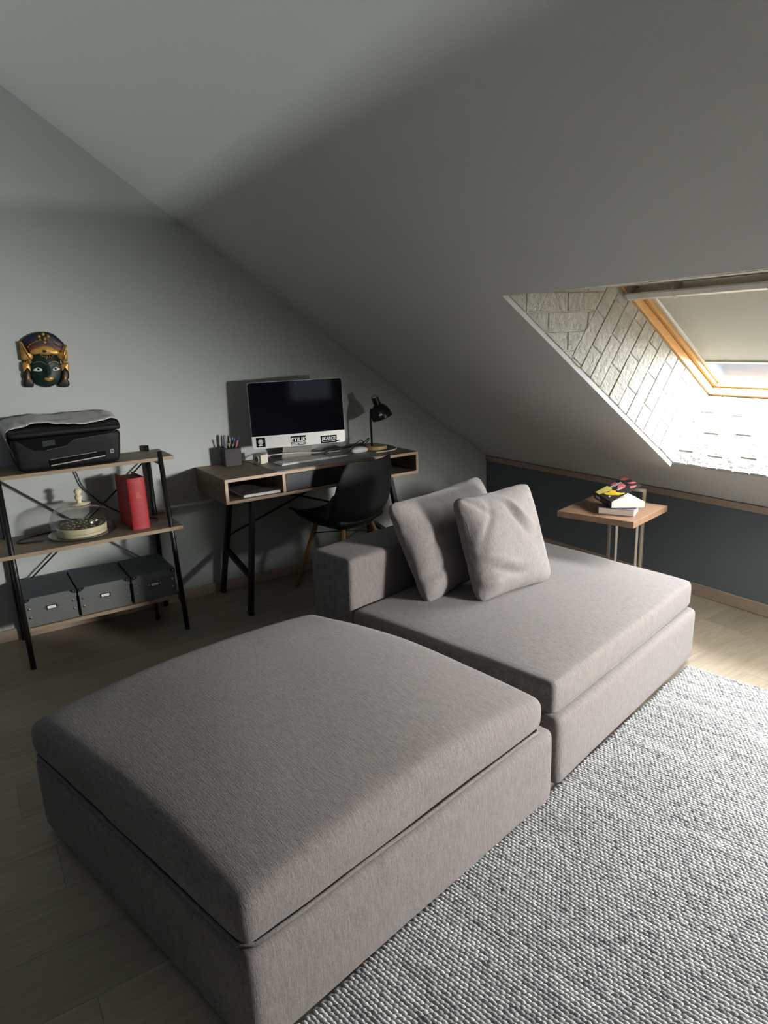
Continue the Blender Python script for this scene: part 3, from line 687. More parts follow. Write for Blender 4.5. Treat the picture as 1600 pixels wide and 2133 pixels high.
for k, (a, w_, m_) in enumerate(((.135, .055, 'whiteprint'), (.06, .06, 'brownprint'), (.018, .012, 'whiteprint'))):
    if m_ == 'whiteprint' and w_ > .02:
        for j in range(6): MB().obox(spo, e2, zz, -n2, a + j * .0095, a + j * .0095 + .0065, .009 if j else .006, .020, 0, .0004).build('lettering', M[m_], b2)
    elif m_ == 'brownprint':
        for j in range(5): MB().obox(spo, e2, zz, -n2, a + j * .011, a + j * .011 + .008, .010, .019, 0, .0004).build('lettering', M[m_], b2)
    else: MB().obox(spo, e2, zz, -n2, a, a + .005, .011, .019, 0, .0004).build('emblem', M[m_], b2)

# ================================================================== DESK
DX0, DX1, DY, DZ0, DZ1 = -2.151, -.951, -.475, .628, .758
T_ = .016
dk = thing('desk', 'oak-topped desk with open compartments, a dark drawer and black splayed legs', 'desk', (-1.551, -.24, 0))
MB().box(DX0, DX1, DY + .002, -.004, DZ1 - T_, DZ1).build('desk_top', M['walnut'], dk)
MB().box(DX0, DX1, DY + .002, -.004, DZ0, DZ0 + T_).build('bottom_panel', M['walnut'], dk)
MB().box(DX0, DX0 + T_, DY + .002, -.004, DZ0 + T_, DZ1 - T_).build('side_panel', M['walnuty'], dk)
MB().box(DX1 - T_, DX1, DY + .002, -.004, DZ0 + T_, DZ1 - T_).build('side_panel', M['walnuty'], dk)
DV = (-1.834, -1.268)
for x in DV: MB().box(x, x + T_, DY + .002, -.02, DZ0 + T_, DZ1 - T_).build('divider', M['walnuty'], dk)
MB().box(DX0 + T_, DX1 - T_, -.018, -.006, DZ0 + T_, DZ1 - T_).build('back_panel', M['walnut'], dk)
ed = MB(); y0, y1 = DY, DY + .002
ed.box(DX0, DX1, y0, y1, DZ1 - T_, DZ1); ed.box(DX0, DX1, y0, y1, DZ0, DZ0 + T_)
for x in (DX0, DV[0], DV[1], DX1 - T_): ed.box(x, x + T_, y0, y1, DZ0 + T_, DZ1 - T_)
ed.build('edge_banding', M['edge'], dk, label='pale oak front edge')
MB().box(DV[0] + T_ + .003, DV[1] - .003, DY + .004, DY + .02, DZ0 + T_ + .003, DZ1 - T_ - .003).build('drawer', M['drawer'], dk, bevel=.0015, label='charcoal drawer front')
def dleg(x0, y0, x1, y1): MB().bar((x0, y0, DZ0), (x1, y1, .002), .036, .024, (1, 0, 0)).build('leg', M['blackmetal'], dk, bevel=.002)
for sx, xt, xb in ((1, -1.985, -2.075), (-1, -1.117, -1.027)):
    dleg(xt, -.405, xb, -.462); dleg(xt, -.085, xb, -.030)
    MB().bar((xt + (xb - xt) * .58, -.053, .27), (xt + (xb - xt) * .67, -.443, .205), .030, .022).build('strut', M['blackmetal'], dk, bevel=.0015)
MB().tube([(-2.035, -.06, .34), (-1.28, -.06, .605)], .006, 8).build('cross_rod', M['blackmetal'], dk)
MB().tube([(-1.067, -.06, .34), (-1.82, -.072, .605)], .006, 8).build('cross_rod', M['blackmetal'], dk)

# things on the desk
DT = DZ1 + .0003
pd = tag(MB().hexa([(-1.859, -.463, DT), (-1.17, -.463, DT), (-1.17, -.063, DT), (-1.859, -.063, DT), (-1.859, -.463, DT + .002), (-1.17, -.463, DT + .002), (-1.17, -.063, DT + .002), (-1.859, -.063, DT + .002)]).build('desk_pad', M['pad']), 'grey marbled desk pad under the keyboard', 'desk pad')
PT = DT + .0025
# monitor
mo = thing('monitor', 'large silver all-in-one computer with a dark screen and stickers on its chin', 'monitor', (-1.59, -.14, PT))
MX0, MX1, MZ0, MZ1 = -1.884, -1.306, .846, 1.210; tilt = .045; MYAW = R(13.5); MSX = .535 / .578
def MP(x, z, h):                                                    # h toward the viewer; screen turned a little towards the room
    a = (x + 1.595) * MSX; yy = (z - .846) * tilt - h
    return (-1.613 + a * math.cos(MYAW) + yy * math.sin(MYAW), -.252 - a * math.sin(MYAW) + yy * math.cos(MYAW), z)
ZD = (-math.sin(MYAW), -math.cos(MYAW), .045); XD = (math.cos(MYAW), -math.sin(MYAW), 0)
def rrect(x0, x1, z0, z1, r, n=5):
    pts = []
    for cx, cz, a0 in ((x1 - r, z1 - r, 0), (x0 + r, z1 - r, 90), (x0 + r, z0 + r, 180), (x1 - r, z0 + r, 270)):
        pts += [(cx + r * math.cos(R(a0 + 90 * k / n)), cz + r * math.sin(R(a0 + 90 * k / n))) for k in range(n + 1)]
    return pts
MB().prism(rrect(MX0, MX1, MZ0, MZ1, .016), MP, -.012, 0).build('case', M['silver'], mo)
MB().prism(rrect(MX0 + .06, MX1 - .06, MZ0 + .05, MZ1 - .05, .05), MP, -.035, -.012, mi=0).build('rear_bulge', M['silver'], mo)
MB().prism([(MX0 + .0015, .916), (MX1 - .0015, .916)] + [p for p in rrect(MX0 + .0015, MX1 - .0015, .916, MZ1 - .0015, .015) if p[1] > 1.0], MP, 0, .0015).build('screen', M['screen'], mo, label='black glossy screen')
MB().lathe([(.003, 0), (.003, .0005)], MP(-1.595, MZ1 - .016, .0012), 10, axis=ZD).build('camera_lens', M['greycap'], mo)
def MS_(x, y, z): return (-1.613 + x * math.cos(MYAW) + y * math.sin(MYAW), -.252 - x * math.sin(MYAW) + y * math.cos(MYAW), z)
MB().hexa([MS_(-.095, .045, PT), MS_(.095, .045, PT), MS_(.095, .145, PT), MS_(-.095, .145, PT), MS_(-.095, .045, PT + .004), MS_(.095, .045, PT + .004), MS_(.095, .145, PT + .004), MS_(-.095, .145, PT + .004)]).build('stand_foot', M['silver'], mo, bevel=.001)
MB().prism([(.128, PT + .002), (.138, PT + .006), (.060, .87), (.032, .93), (.024, .93), (.048, .866)], lambda a, b_, h: MS_(h, a, b_), -.085, .085).build('stand_neck', M['silver'], mo)
def sticker(x0, x1, z0, z1): 
    s = MB().prism([(x0, z0), (x1, z0), (x1, z1), (x0, z1)], MP, 0, .0006).build('sticker', M['gloss'], mo); return s
def onm(x, z, h=.0009): return MP(x, z, h)
s1 = sticker(-1.861, -1.806, .856, .908)
for k in range(8):
    t = k * math.pi / 4 + .39; MB().prism([(-1.8335 + .0115 * math.cos(t) + .0045 * math.cos(j * math.pi / 4), .8855 + .0115 * math.sin(t) + .0045 * math.sin(j * math.pi / 4)) for j in range(8)], MP, .0006, .0009).build('emblem', M['whiteprint'], s1)
    MB().prism([(-1.8335 + .0105 * math.cos(t) + .0022 * math.cos(j * math.pi / 4), .8855 + .0105 * math.sin(t) + .0022 * math.sin(j * math.pi / 4)) for j in range(8)], MP, .0009, .0011).build('emblem', M['gloss'], s1)
MB().prism([(-1.8335 + .006 * math.cos(j * math.pi / 5), .8855 + .006 * math.sin(j * math.pi / 5)) for j in range(10)], MP, .0006, .0009).build('emblem', M['whiteprint'], s1)
MB().prism([(-1.846, .8635), (-1.823, .8635), (-1.823, .8675), (-1.846, .8675)], MP, .0006, .0009).build('caption', M['whiteprint'], s1)
s2 = sticker(-1.650, -1.556, .851, .902)
for k, (dx, dz) in enumerate(((0, 0),)):
    text('lettering', 'ETILIK', .0315, onm(-1.604 + dx, .871, .0009 + k * .00005), XD, ZD, M['whiteprint'], s2, shear=.16, spacing=1.0, bold=.0011)
MB().prism([(-1.647, .8625), (-1.559, .8625), (-1.559, .8665), (-1.647, .8665)], MP, .0006, .0009).build('rule', M['whiteprint'], s2)
for k in range(2): MB().prism([(-1.647 + k * .047, .854), (-1.605 + k * .046, .854), (-1.605 + k * .046, .8595), (-1.647 + k * .047, .8595)], MP, .0006, .0009).build('caption', M['whiteprint'], s2)
s3 = MB().prism([(-1.464, .848), (-1.362, .848), (-1.360, .853), (-1.340, .857), (-1.342, .861), (-1.362, .860), (-1.360, .890), (-1.464, .890)], MP, 0, .0006).build('sticker', M['gloss'], mo)
for k, dx in enumerate((0,)):
    text('lettering', 'JIKAROS', .0235, onm(-1.411 + dx, .866, .0009 + k * .00005), XD, ZD, M['whiteprint'], s3, shear=.08, spacing=.95, bold=.0008)
MB().prism([(-1.454, .8555), (-1.372, .8555), (-1.372, .8590), (-1.454, .8590)], MP, .0006, .0009).build('caption', M['whiteprint'], s3)

# keyboard
kb = thing('keyboard', 'slim white and silver keyboard on the desk pad', 'keyboard', (-1.56, -.27, PT))
ke = Vector((.998, .02, 0)); kn = Vector((-.02, .998, 0)); KO = (-1.772, -.340, PT)
MB().obox(KO, ke, kn, (0, 0, 1), 0, .425, 0, .115, 0, .008).build('case', M['silver'], kb, bevel=.003)
kk = MB()
for r_ in range(6):
    n_ = 21
    for c_ in range(n_):
        if c_ in (15,) or (r_ == 0 and 3 <= c_ <= 7): continue
        a = .008 + c_ * .0196
        kk.obox(KO, ke, kn, (0, 0, 1), a, a + .0165, .007 + r_ * .0172, .007 + r_ * .0172 + .0145, .008, .0105)
kk.obox(KO, ke, kn, (0, 0, 1), .008 + 3 * .0196, .008 + 8 * .0196 - .003, .007, .0215, .008, .0105)
kk.build('keys', M['key'], kb, kind='stuff')
# mouse
ms = thing('mouse', 'white computer mouse beside the keyboard on the desk', 'mouse', (-1.236, -.255, PT))
def mpl(x, y, z, a, b, c): return (-1.236 + x, -.258 + y, PT + .018 + z * (1 - .55 * a * a - .25 * b * b) - (.006 if c < 0 else 0))
vs, fs = softbox(.056, .032, .018, .016, 6, 4, 1, mpl)
zmin = min(v[2] for v in vs); vs = [(v[0], v[1], max(v[2], PT + .001)) for v in vs]
MB().add(vs, fs).build('body', M['key'], ms, smooth=True)
MB().box(-1.265, -1.262, -.262, -.254, PT + .028, PT + .031).build('scroll_ball', M['greycap'], ms)
# pen cup with pens
cup = thing('pen_cup', 'square dark mesh pen cup at the back left of the desk', 'pen cup', (-1.965, -.085, DT), R(-4))
h_ = .046; CH_ = .100
for (a, b_, c, d) in ((-h_, h_, -h_, -h_ + .002), (-h_, h_, h_ - .002, h_), (-h_, -h_ + .002, -h_, h_), (h_ - .002, h_, -h_, h_)):
    MB().box(a, b_, c, d, 0, CH_).build('cup_wall', M['meshcup'], cup, world=False)
MB().box(-h_, h_, -h_, h_, 0, .002).build('cup_floor', M['meshcup'], cup, world=False)
rim = MB()
for (p, q) in (((-h_, -h_), (h_, -h_)), ((h_, -h_), (h_, h_)), ((h_, h_), (-h_, h_)), ((-h_, h_), (-h_, -h_))): rim.tube([(p[0], p[1], CH_), (q[0], q[1], CH_)], .0028, 6)
rim.build('rim', M['blackmetal'], cup, world=False)
pens = [('pen', 'blue ballpoint leaning out of the pen cup to the far right', (-.005, .01), (.058, .0), .150, 'whiteprint', 'penblue', .0042),
        ('pen', 'white pen with a dark blue cap standing upright in the pen cup', (.015, .02), (.026, .024), .155, 'whiteprint', 'penblue', .0048),
        ('pen', 'pink-ended slim pen leaning right in the pen cup', (.0, -.015), (.040, -.018), .135, 'penpink', 'penpink', .004),
        ('pencil', 'bare wooden pencil leaning left in the pen cup', (-.012, -.01), (-.034, -.012), .145, 'penwood', 'greycap', .0042),
        ('pen', 'grey marker with a wide cap at the left of the pen cup', (-.02, .025), (-.018, .03), .165, 'greycap', 'greycap', .0085),
        ('pen', 'pale green pen with a black cap in the middle of the pen cup', (.002, .02), (.004, .028), .160, 'pengreen', 'blackplastic', .0045),
        ('pencil', 'yellowish green pencil behind the other pens in the cup', (.004, .03), (.014, .036), .150, 'pengreen', 'penwood', .0036),
        ('paintbrush', 'slim black brush leaning right in the pen cup', (-.006, .0), (.034, .006), .140, 'blackplastic', 'nickel', .0036)]
for nm, lb, a, b_, ln, m1, m2, r_ in pens:
    base = Vector((-1.965 + a[0], -.085 + a[1], DT + .004)); top = Vector((-1.965 + b_[0], -.085 + b_[1], DT + .004 + ln))
    o = thing(nm, lb, 'pen' if nm == 'pen' else nm, base)
    MB().tube([base, base.lerp(top, .72)], r_, 8).build('barrel', M[m1], o, smooth=False)
    MB().tube([base.lerp(top, .72), base.lerp(top, .95), top], [r_ * 1.12, r_ * 1.05, r_ * .5], 8).build('cap', M[m2], o)
# ivory socket block with its round plug face and cable
ad = thing('extension_socket', 'ivory extension socket block with a white lead on the desk', 'socket', (-1.80, -.175, PT))
ae = Vector((.62, -.785, 0)); 
ae = Vector((.30, -.954, 0)).normalized(); an = Vector((.954, .30, 0)).normalized()
AO = Vector((-1.860, -.140, PT))
MB().obox(AO, ae, an, (0, 0, 1), 0, .072, 0, .052, 0, .052).build('block', M['ivoryplug'], ad, bevel=.004)
fc = AO + ae * .036 + Vector((0, 0, .026))
MB().lathe([(.020, 0), (.020, .003), (.016, .004), (.0155, -.004)], fc, 24, axis=-an).build('socket_ring', M['ivoryplug'], ad)
MB().lathe([(.0155, 0), (.0155, .0012)], fc - an * .001, 20, axis=-an).build('socket_face', M['greycap'], ad)
for s_ in (-1, 1):
    MB().lathe([(.0022, 0), (.0022, .0008)], fc - an * .002 + ae * s_ * .007, 8, axis=-an).build('pin_hole', M['blackplastic'], ad)
    MB().lathe([(.0025, 0), (.0025, .0008)], fc - an * .0002 + ae * s_ * .029, 8, axis=-an).build('screw_head', M['blackplastic'], ad)
lead = smoothpath([AO + ae * .036 + an * .052 + Vector((0, 0, .022)), (-1.775, -.150, PT + .034), (-1.70, -.185, PT + .04), (-1.60, -.20, PT + .035), (-1.50, -.19, PT + .022), (-1.40, -.17, PT + .013), (-1.30, -.165, PT + .007), (-1.20, -.16, PT + .006), (-1.13, -.115, DT + .004), (-1.03, -.065, DT + .004), (-.966, -.12, DT + .004), (-.962, -.24, DT + .004), (-1.01, -.325, DT + .004), (-1.09, -.352, DT + .004), (-1.165, -.345, DT + .004)], 8)
MB().tube(lead, .0034, 8).build('lead', M['cablewhite'], ad, smooth=True)
ml = smoothpath([(-1.10, -.045, DT + .004), (-1.22, -.060, DT + .004), (-1.33, -.095, DT + .006), (-1.44, -.085, DT + .010), (-1.50, -.060, DT + .035), (-1.545, -.045, DT + .085)], 8)
tag(MB().tube(ml, .0034, 8).build('monitor_cable', M['cablewhite'], smooth=True), 'ivory cable running along the back of the desk behind the monitor', 'cable')
# black cable in loose loops
bc = smoothpath([(-1.09, -.118, DT + .006), (-1.16, -.11, DT + .010), (-1.13, -.16, DT + .045), (-1.10, -.16, DT + .062), (-1.125, -.19, DT + .05), (-1.18, -.205, DT + .02), (-1.15, -.215, DT + .008), (-1.20, -.25, DT + .046), (-1.27, -.282, DT + .046), (-1.36, -.325, PT + .016), (-1.44, -.31, PT + .016), (-1.465, -.25, PT + .016), (-1.41, -.19, PT + .018), (-1.32, -.175, PT + .02), (-1.24, -.19, PT + .03), (-1.19, -.17, PT + .045), (-1.15, -.15, PT + .055), (-1.13, -.145, PT + .03), (-1.16, -.15, PT + .012), (-1.08, -.125, DT + .004), (-1.03, -.10, DT + .004)], 8)
tag(MB().tube(bc, .0027, 8).build('black_cable', M['cableblack'], smooth=True), 'thin black cord looped loosely over the keyboard and desk', 'cable')
# desk lamp
lp = thing('desk_lamp', 'black desk lamp with dome shade on a round wooden base', 'lamp', (-1.085, -.215, DT))
MB().lathe([(.066, 0), (.068, .004), (.068, .020), (.066, .023)], (-1.085, -.215, DT), 36).build('base', M['lampwood'], lp, bevel=.001, label='pale wooden disc base')
MB().tube([(-1.118, -.225, DT + .022), (-1.120, -.225, .965), (-1.112, -.222, 1.008)], .0062, 10).build('pole', M['blackmetal'], lp, smooth=True)
ax = Vector((-.34, .10, 1)).normalized(); so = Vector((-1.050, -.248, .950))
MB().lathe([(.064, 0), (.0645, .006), (.062, .03), (.053, .056), (.039, .074), (.027, .083), (.0255, .085)], so, 36, axis=ax).build('shade', M['blackmetal'], lp, smooth=True)
MB().lathe([(.0225, .082), (.0225, .130), (.0215, .133)], so, 28, axis=ax).build('neck', M['blackmetal'], lp, bevel=.001)
MB().lathe([(.0215, .133), (.021, .142), (.018, .144)], so, 28, axis=ax).build('cap', M['lampwood'], lp, label='pale wooden end cap')
MB().lathe([(.0, .02), (.02, .028), (.024, .045), (.014, .07)], so, 16, axis=ax).build('bulb', M['whiteprint'], lp, smooth=True)
toC = (Vector(CAM) - so); toC -= ax * toC.dot(ax); toC.normalize(); tan_ = ax.cross(toC).normalized()
lb_o = so + ax * .034 + toC * .0625 - tan_ * .004
MB().obox(lb_o, tan_, (ax - toC * .22).normalized(), (toC + ax * .22).normalized(), -.009, .010, -.007, .003, .0, .0012).build('label', M['whiteprint'], lp)
MB().obox(lb_o, tan_, (ax - toC * .3).normalized(), (toC + ax * .3).normalized(), .0, .009, .007, .013, -.001, .0006).build('label', M['goldpaint'], lp)
# papers in the left compartment
mg = thing('magazine', 'dark printed magazine lying on top in the left desk compartment', 'magazine', (-1.94, -.35, DZ0 + T_))
for k, (dx, dy, m1) in enumerate(((0, 0, 'white'), (.006, .004, 'magazine'), (-.004, -.002, 'magazine'))):
    if k == 0: o_ = thing('notebook', 'white-edged notebook under the magazine in the left desk compartment', 'notebook', (-1.94, -.35, DZ0 + T_))
    else: o_ = mg
    z_ = DZ0 + T_ + .0004 + (0, .0095, .0135)[k]; hh_ = (.009, .0036, .0010)[k]
    MB().obox((-2.045 + dx, -.445 + dy, z_), (.999, -.03, 0), (.03, .999, 0), (0, 0, 1), 0, .205, 0, .25, 0, hh_).build(('sheets', 'sheets', 'front_cover')[k], M[m1] if k != 1 else M['white'], o_)

# ================================================================== CHAIR
chc = Vector((-1.430, -.380, 0)); cth = R(14)
cr_ = thing('chair', 'black plastic shell chair with beech legs pulled up to the desk', 'chair', chc, cth)
# profile in the chair's own y (front +) / z: seat front lip -> seat -> back top
pf = [(.235, .452, .165), (.215, .462, .19), (.17, .455, .212), (.10, .435, .222), (.02, .422, .228), (-.06, .418, .230), (-.125, .430, .228), (-.175, .470, .220), (-.205, .53, .224), (-.225, .60, .218), (-.242, .67, .207), (-.258, .735, .190), (-.270, .785, .168), (-.276, .806, .156)]
sp = smoothpath([(w_, y_, z_) for y_, z_, w_ in pf], 4); NC = 17; cvs = []; cfs = []
for i, s_ in enumerate(sp):
    a = sp[max(i - 1, 0)]; b_ = sp[min(i + 1, len(sp) - 1)]; ty, tz = (b_[1] - a[1]), (b_[2] - a[2]); l = math.hypot(ty, tz); ny, nzz = -tz / l, ty / l   # normal toward the sitter
    ny, nzz = -ny, -nzz
    f = i / (len(sp) - 1); curl = .055 if f < .5 else .055 - .02 * (f - .5) * 2
    if ny < 0 and False: pass
    for j in range(NC):
        u = -1 + 2 * j / (NC - 1); lift_ = curl * abs(u) ** 2.6
        dip = .028 * (u * u) * max(0, (f - .8) / .2)       # rounded top corners
        cvs.append((s_[0] * 1.06 * u * (1 - .02 * abs(u)) - .036, s_[1] - .028 + ny * lift_, s_[2] - .016 + nzz * lift_ - dip * 0))
for i in range(len(sp) - 1):
    for j in range(NC - 1): cfs.append((i * NC + j, i * NC + j + 1, (i + 1) * NC + j + 1, (i + 1) * NC + j))
sh = MB().add(cvs, cfs).build('shell', M['chairshell'], cr_, smooth=True, world=False)
sd = sh.modifiers.new('solid', 'SOLIDIFY'); sd.thickness = .009; sd.offset = 0
ss = sh.modifiers.new('sub', 'SUBSURF'); ss.levels = 1; ss.render_levels = 1
cpad = softbox(.185, .185, .018, .016, 8, 8, 1, lambda x, y, z, a, b_, c: (x * (1 - .05 * b_ * b_) - .036, y - .01, .432 + z + .02 * a * a + .03 * max(0, b_) ** 2 * .6))
MB().add(*cpad).build('seat_pad', M['chairshell'], cr_, smooth=True, world=False)
for sx in (-1, 1):
    for sy in (-1, 1):
        top = (sx * .113, sy * .113, .385); bot = (sx * .213, sy * .213, .0)
        MB().tube([top, (sx * .135, sy * .135, .30), bot], [.0145, .0155, .0105], 14).build('leg', M['beech'], cr_, smooth=True, world=False)
        MB().tube([(sx * .118, sy * .118, .365), (sx * .118, sy * .118, .405)], .006, 8).build('bolt', M['blackmetal'], cr_, world=False)
uf = MB()
for sx in (-1, 1):
    uf.bar((sx * .105, -.118, .388), (sx * .105, .118, .388), .022, .014); uf.bar((-.118, sx * .105, .386), (.118, sx * .105, .386), .022, .012)
uf.build('under_frame', M['blackmetal'], cr_, world=False)
br = MB()
for s_ in (-1, 1): br.tube([(s_ * .128, -.128, .33), (-s_ * .12, -.12, .385)], .003, 6); br.tube([(s_ * .128, .128, .33), (s_ * .12, -.12, .385)], .003, 6)
br.build('wire_brace', M['blackmetal'], cr_, world=False)

# ================================================================== SHELF UNIT
sf = thing('shelf_unit', 'open three-tier shelf with oak boards and black tube frame against the gable wall', 'shelf', (-2.76, -.2, 0))
LXL, LXR = -3.127, -2.408
def legy(z): return -.412 + .13 * z / .90
def board(x0, x1, yf, z0, z1, wide=True):
    b_ = MB().box(x0, x1, yf + .001, -.006, z0, z1).build('shelf_board', M['walnut'], sf)
    MB().box(x0, x1, yf, yf + .001, z0, z1).build('edge_strip', M['shelfedge'], b_, label='pale oak front edge')
board(-3.195, -2.340, -.300, .869, .886)
board(-3.185, -2.352, -.362, .517, .535)
board(-3.108, -2.425, -.385, .166, .183)
for x in (LXL, LXR):
    MB().tube([(x, legy(0) - .012, .001), (x, legy(.915) - .012, .915)], .0125, 14).build('leg', M['blackmetal'], sf, smooth=True)
    MB().tube([(x - .01 * (1 if x < -2.8 else -1) * 0, -.028, .001), (x, -.028, .915)], .0135, 14).build('leg', M['blackmetal'], sf, smooth=True)
    for z_ in (.858, .506, .155): MB().bar((x, legy(z_) - .004, z_), (x, -.028, z_), .016, .02).build('bracket', M['blackmetal'], sf)
MB().tube([(LXL, -.022, .840), (-2.53, -.022, .325), (LXR, -.022, .215)], .0042, 8).build('cross_rod', M['blackmetal'], sf)
MB().tube([(LXR, -.034, .85), (LXL, -.034, .25)], .0042, 8).build('cross_rod', M['blackmetal'], sf)
MB().lathe([(.012, 0), (.013, .02)], (-2.50, -.20, .001), 10).build('floor_foot', M['blackplastic'], sf)
MB().tube([(-2.50, -.20, .015), (-2.50, -.20, .166)], .010, 8).build('support_post', M['blackmetal'], sf)

# printer
PX0, PX1, PZ = -3.035, -2.600, .8865
prn = thing('printer', 'black multifunction printer on the top shelf under a grey cloth', 'printer', (-2.82, -.17, PZ))
def ppl(x, y, z, a, b_, c):
    tz = (c + 1) / 2
    return (-2.815 + x * (.93 + .09 * tz ** .6), -.165 + y * (.92 + .10 * tz), PZ + .003 + .0775 + z)
vs, fs = softbox(.232, .142, .0765, .022, 8, 6, 4, ppl); MB().add(vs, fs).build('body', M['blackplastic'], prn, smooth=True)
def lid_top(y): return 1.072 + .036 * min(1, max(0, (y + .31) / .22))
def lpl(x, y, z, a, b_, c):
    yy = -.160 + y; lo_ = 1.046; return (-2.815 + x, yy, lo_ + (lid_top(yy) - lo_) * (z + .0125) / .025)
vs, fs = softbox(.238, .150, .0125, .0115, 8, 10, 1, lpl); MB().add(vs, fs).build('scanner_lid', M['blackplastic'], prn, smooth=True)
FY = -.310
def FP(x, z, h): return (x, FY + .004 - h, z)
ctl = [(-3.022, 1.040), (-2.605, 1.044), (-2.625, 1.032), (-2.790, 1.020), (-2.808, 1.010), (-2.826, .996), (-2.915, .984), (-2.960, .988), (-2.995, 1.012)]
MB().prism(ctl, FP, 0, .006).build('control_panel', M['gloss'], prn, bevel=.001)
MB().prism([(-2.925, 1.001), (-2.872, 1.005), (-2.872, 1.030), (-2.925, 1.026)], FP, .006, .007).build('display', M['lcd'], prn, label='small dark display')
MB().tube([FP(x, z, .0065) for x, z in ((-2.915, .983), (-2.826, .994), (-2.808, 1.008), (-2.790, 1.019), (-2.625, 1.031), (-2.605, 1.043))], .0011, 6).build('chrome_line', M['nickel'], prn)
MB().prism([(-2.905, .914), (-2.66, .926), (-2.66, .950), (-2.905, .938)], FP, -.002, .001).build('paper_slot', M['gloss'], prn)
MB().bar(FP(-2.903, .911, .002), FP(-2.665, .928, .002), .004, .005).build('tray_lip', M['nickel'], prn)
MB().bar(FP(-2.905, .938, .001), FP(-2.70, .950, .001), .0018, .0018).build('chrome_line', M['nickel'], prn)
sq = MB()
for (a, b_, c, d) in ((-2.640, -2.624, .938, .9395), (-2.640, -2.624, .9525, .954), (-2.640, -2.6385, .938, .954), (-2.6255, -2.624, .938, .954), (-2.636, -2.628, .9445, .9475)): sq.prism([(a, c), (b_, c), (b_, d), (a, d)], FP, 0, .0012)
sq.build('square_badge', M['whiteprint'], prn)
# cloth draped over the printer
def top_z(x, y):
    return lid_top(y) + .001
NXc, NYc = 44, 14; cvs = []; cfs = []
for i in range(NXc + 1):
    u = -1 + 2 * i / NXc; arc = u * .345
    for j in range(NYc + 1):
        v = j / NYc
        yb = -.02; yf_ = -.235 - .03 * math.sin(3.1 * u + .9) - .018 * math.sin(7 * u) - (.035 if u < -.35 else 0) * min(1, (-.35 - u) * 4 if u < -.35 else 0)
        y = yb + (yf_ - yb) * v
        hang = max(0, abs(arc) - .238)
        lim = .048 if arc > 0 else .125
        hh_ = min(hang, lim)
        if hang <= 0: x = -2.815 + arc; z = top_z(0, y)
        else:
            x = -2.815 + math.copysign(.243 + .010 * math.sin(min(1, hang / .05) * 1.4), arc); z = top_z(0, y) - hh_ * (1.0 if arc < 0 else .95) - .0 
            if arc < 0: x += .020 * (hang / .107) ** 2
        wr = .006 * noise.noise(Vector((x * 14, y * 16, 2))) + .005 * noise.noise(Vector((x * 30, y * 8, 5)))
        edge_r = .012 * max(0, 1 - abs(abs(arc) - .238) / .03)
        z += .006 + abs(wr) * 1.2 - edge_r * .5
        if u < -.15 and abs(arc) < .238: z += .006 * math.sin(min(1, (-.15 - u) * 3) * math.pi)
        cvs.append((x + wr * .6, y + wr * .5, z))
for i in range(NXc):
    for j in range(NYc): cfs.append((i * (NYc + 1) + j, (i + 1) * (NYc + 1) + j, (i + 1) * (NYc + 1) + j + 1, i * (NYc + 1) + j + 1))
cl_ = thing('cloth', 'grey knitted cloth with a pale hem draped over the black printer', 'cloth', (-2.815, -.12, PZ + .23))
o = MB().add(cvs, cfs).build('fabric', M['cloth'], cl_, smooth=True); s_ = o.modifiers.new('solid', 'SOLIDIFY'); s_.thickness = .004; s_.offset = 1
MB().tube([Vector(cvs[i * (NYc + 1) + NYc]) + Vector((0, -.002, .002)) for i in range(NXc + 1)], .0022, 6).build('hem', M['hem'], cl_, smooth=True, label='pale stitched hem')
lp_ = Vector(cvs[NYc]); MB().tube(smoothpath([lp_, lp_ + Vector((.004, -.006, -.03)), lp_ + Vector((.014, -.008, -.045)), lp_ + Vector((.020, -.006, -.030)), lp_ + Vector((.012, -.002, .004))], 5), .0022, 6).build('hanging_loop', M['hem'], cl_, smooth=True)
# printer cable hanging behind the shelves
pc = smoothpath([(-2.80, -.02, .866), (-2.768, -.018, .82), (-2.745, -.018, .742), (-2.69, -.016, .665), (-2.653, -.016, .628), (-2.58, -.016, .575), (-2.50, -.04, .543), (-2.46, -.10, .540), (-2.425, -.14, .540), (-2.435, -.19, .540), (-2.465, -.205, .540)], 7)
tag(MB().tube(pc, .0036, 8).build('printer_cable', M['cableblack'], smooth=True), 'black printer cable hanging behind the shelf and coiling by the red book', 'cable')
pc2 = smoothpath([(-2.98, -.20, .5395), (-3.05, -.19, .5395), (-3.09, -.155, .5395), (-3.07, -.11, .5395), (-3.0, -.07, .5395), (-2.90, -.045, .5395)], 7)
tag(MB().tube(pc2, .0036, 8).build('power_cable', M['cableblack'], smooth=True), 'black cable curving on the middle shelf left of the glass cake plate', 'cable')

# cake plate, board, dome
CX, CY, SZ = -2.800, -.190, .5355
pt = tag(MB().lathe([(0, .004), (.10, .004), (.13, .007), (.155, .013), (.158, .0145), (.155, .016), (.13, .0105), (.10, .0075), (0, .0075)], (CX, CY, SZ), 56).build('cake_plate', M['plateglass'], smooth=True), 'round clear glass plate with a wide rim on the middle shelf', 'plate')
cb = thing('cake_stand', 'ivory round cake board with a dotted grey-brown top under the glass dome', 'cake board', (CX, CY, SZ + .0085))
MB().lathe([(.112, 0), (.114, .002), (.114, .014), (.1125, .0155)], (CX, CY, SZ + .0085), 48).build('base_ring', M['ivory'], cb, bevel=.001)
MB().lathe([(.1135, .0165), (.1155, .019), (.1155, .040), (.113, .0425)], (CX, CY, SZ + .0085), 48).build('upper_ring', M['ivory'], cb, bevel=.001)
MB().lathe([(.1125, .041), (.1125, .0438)], (CX, CY, SZ + .0085), 48).build('top_board', M['cork'], cb, label='grey-brown dotted top')
rd = random.Random(4); spots = []
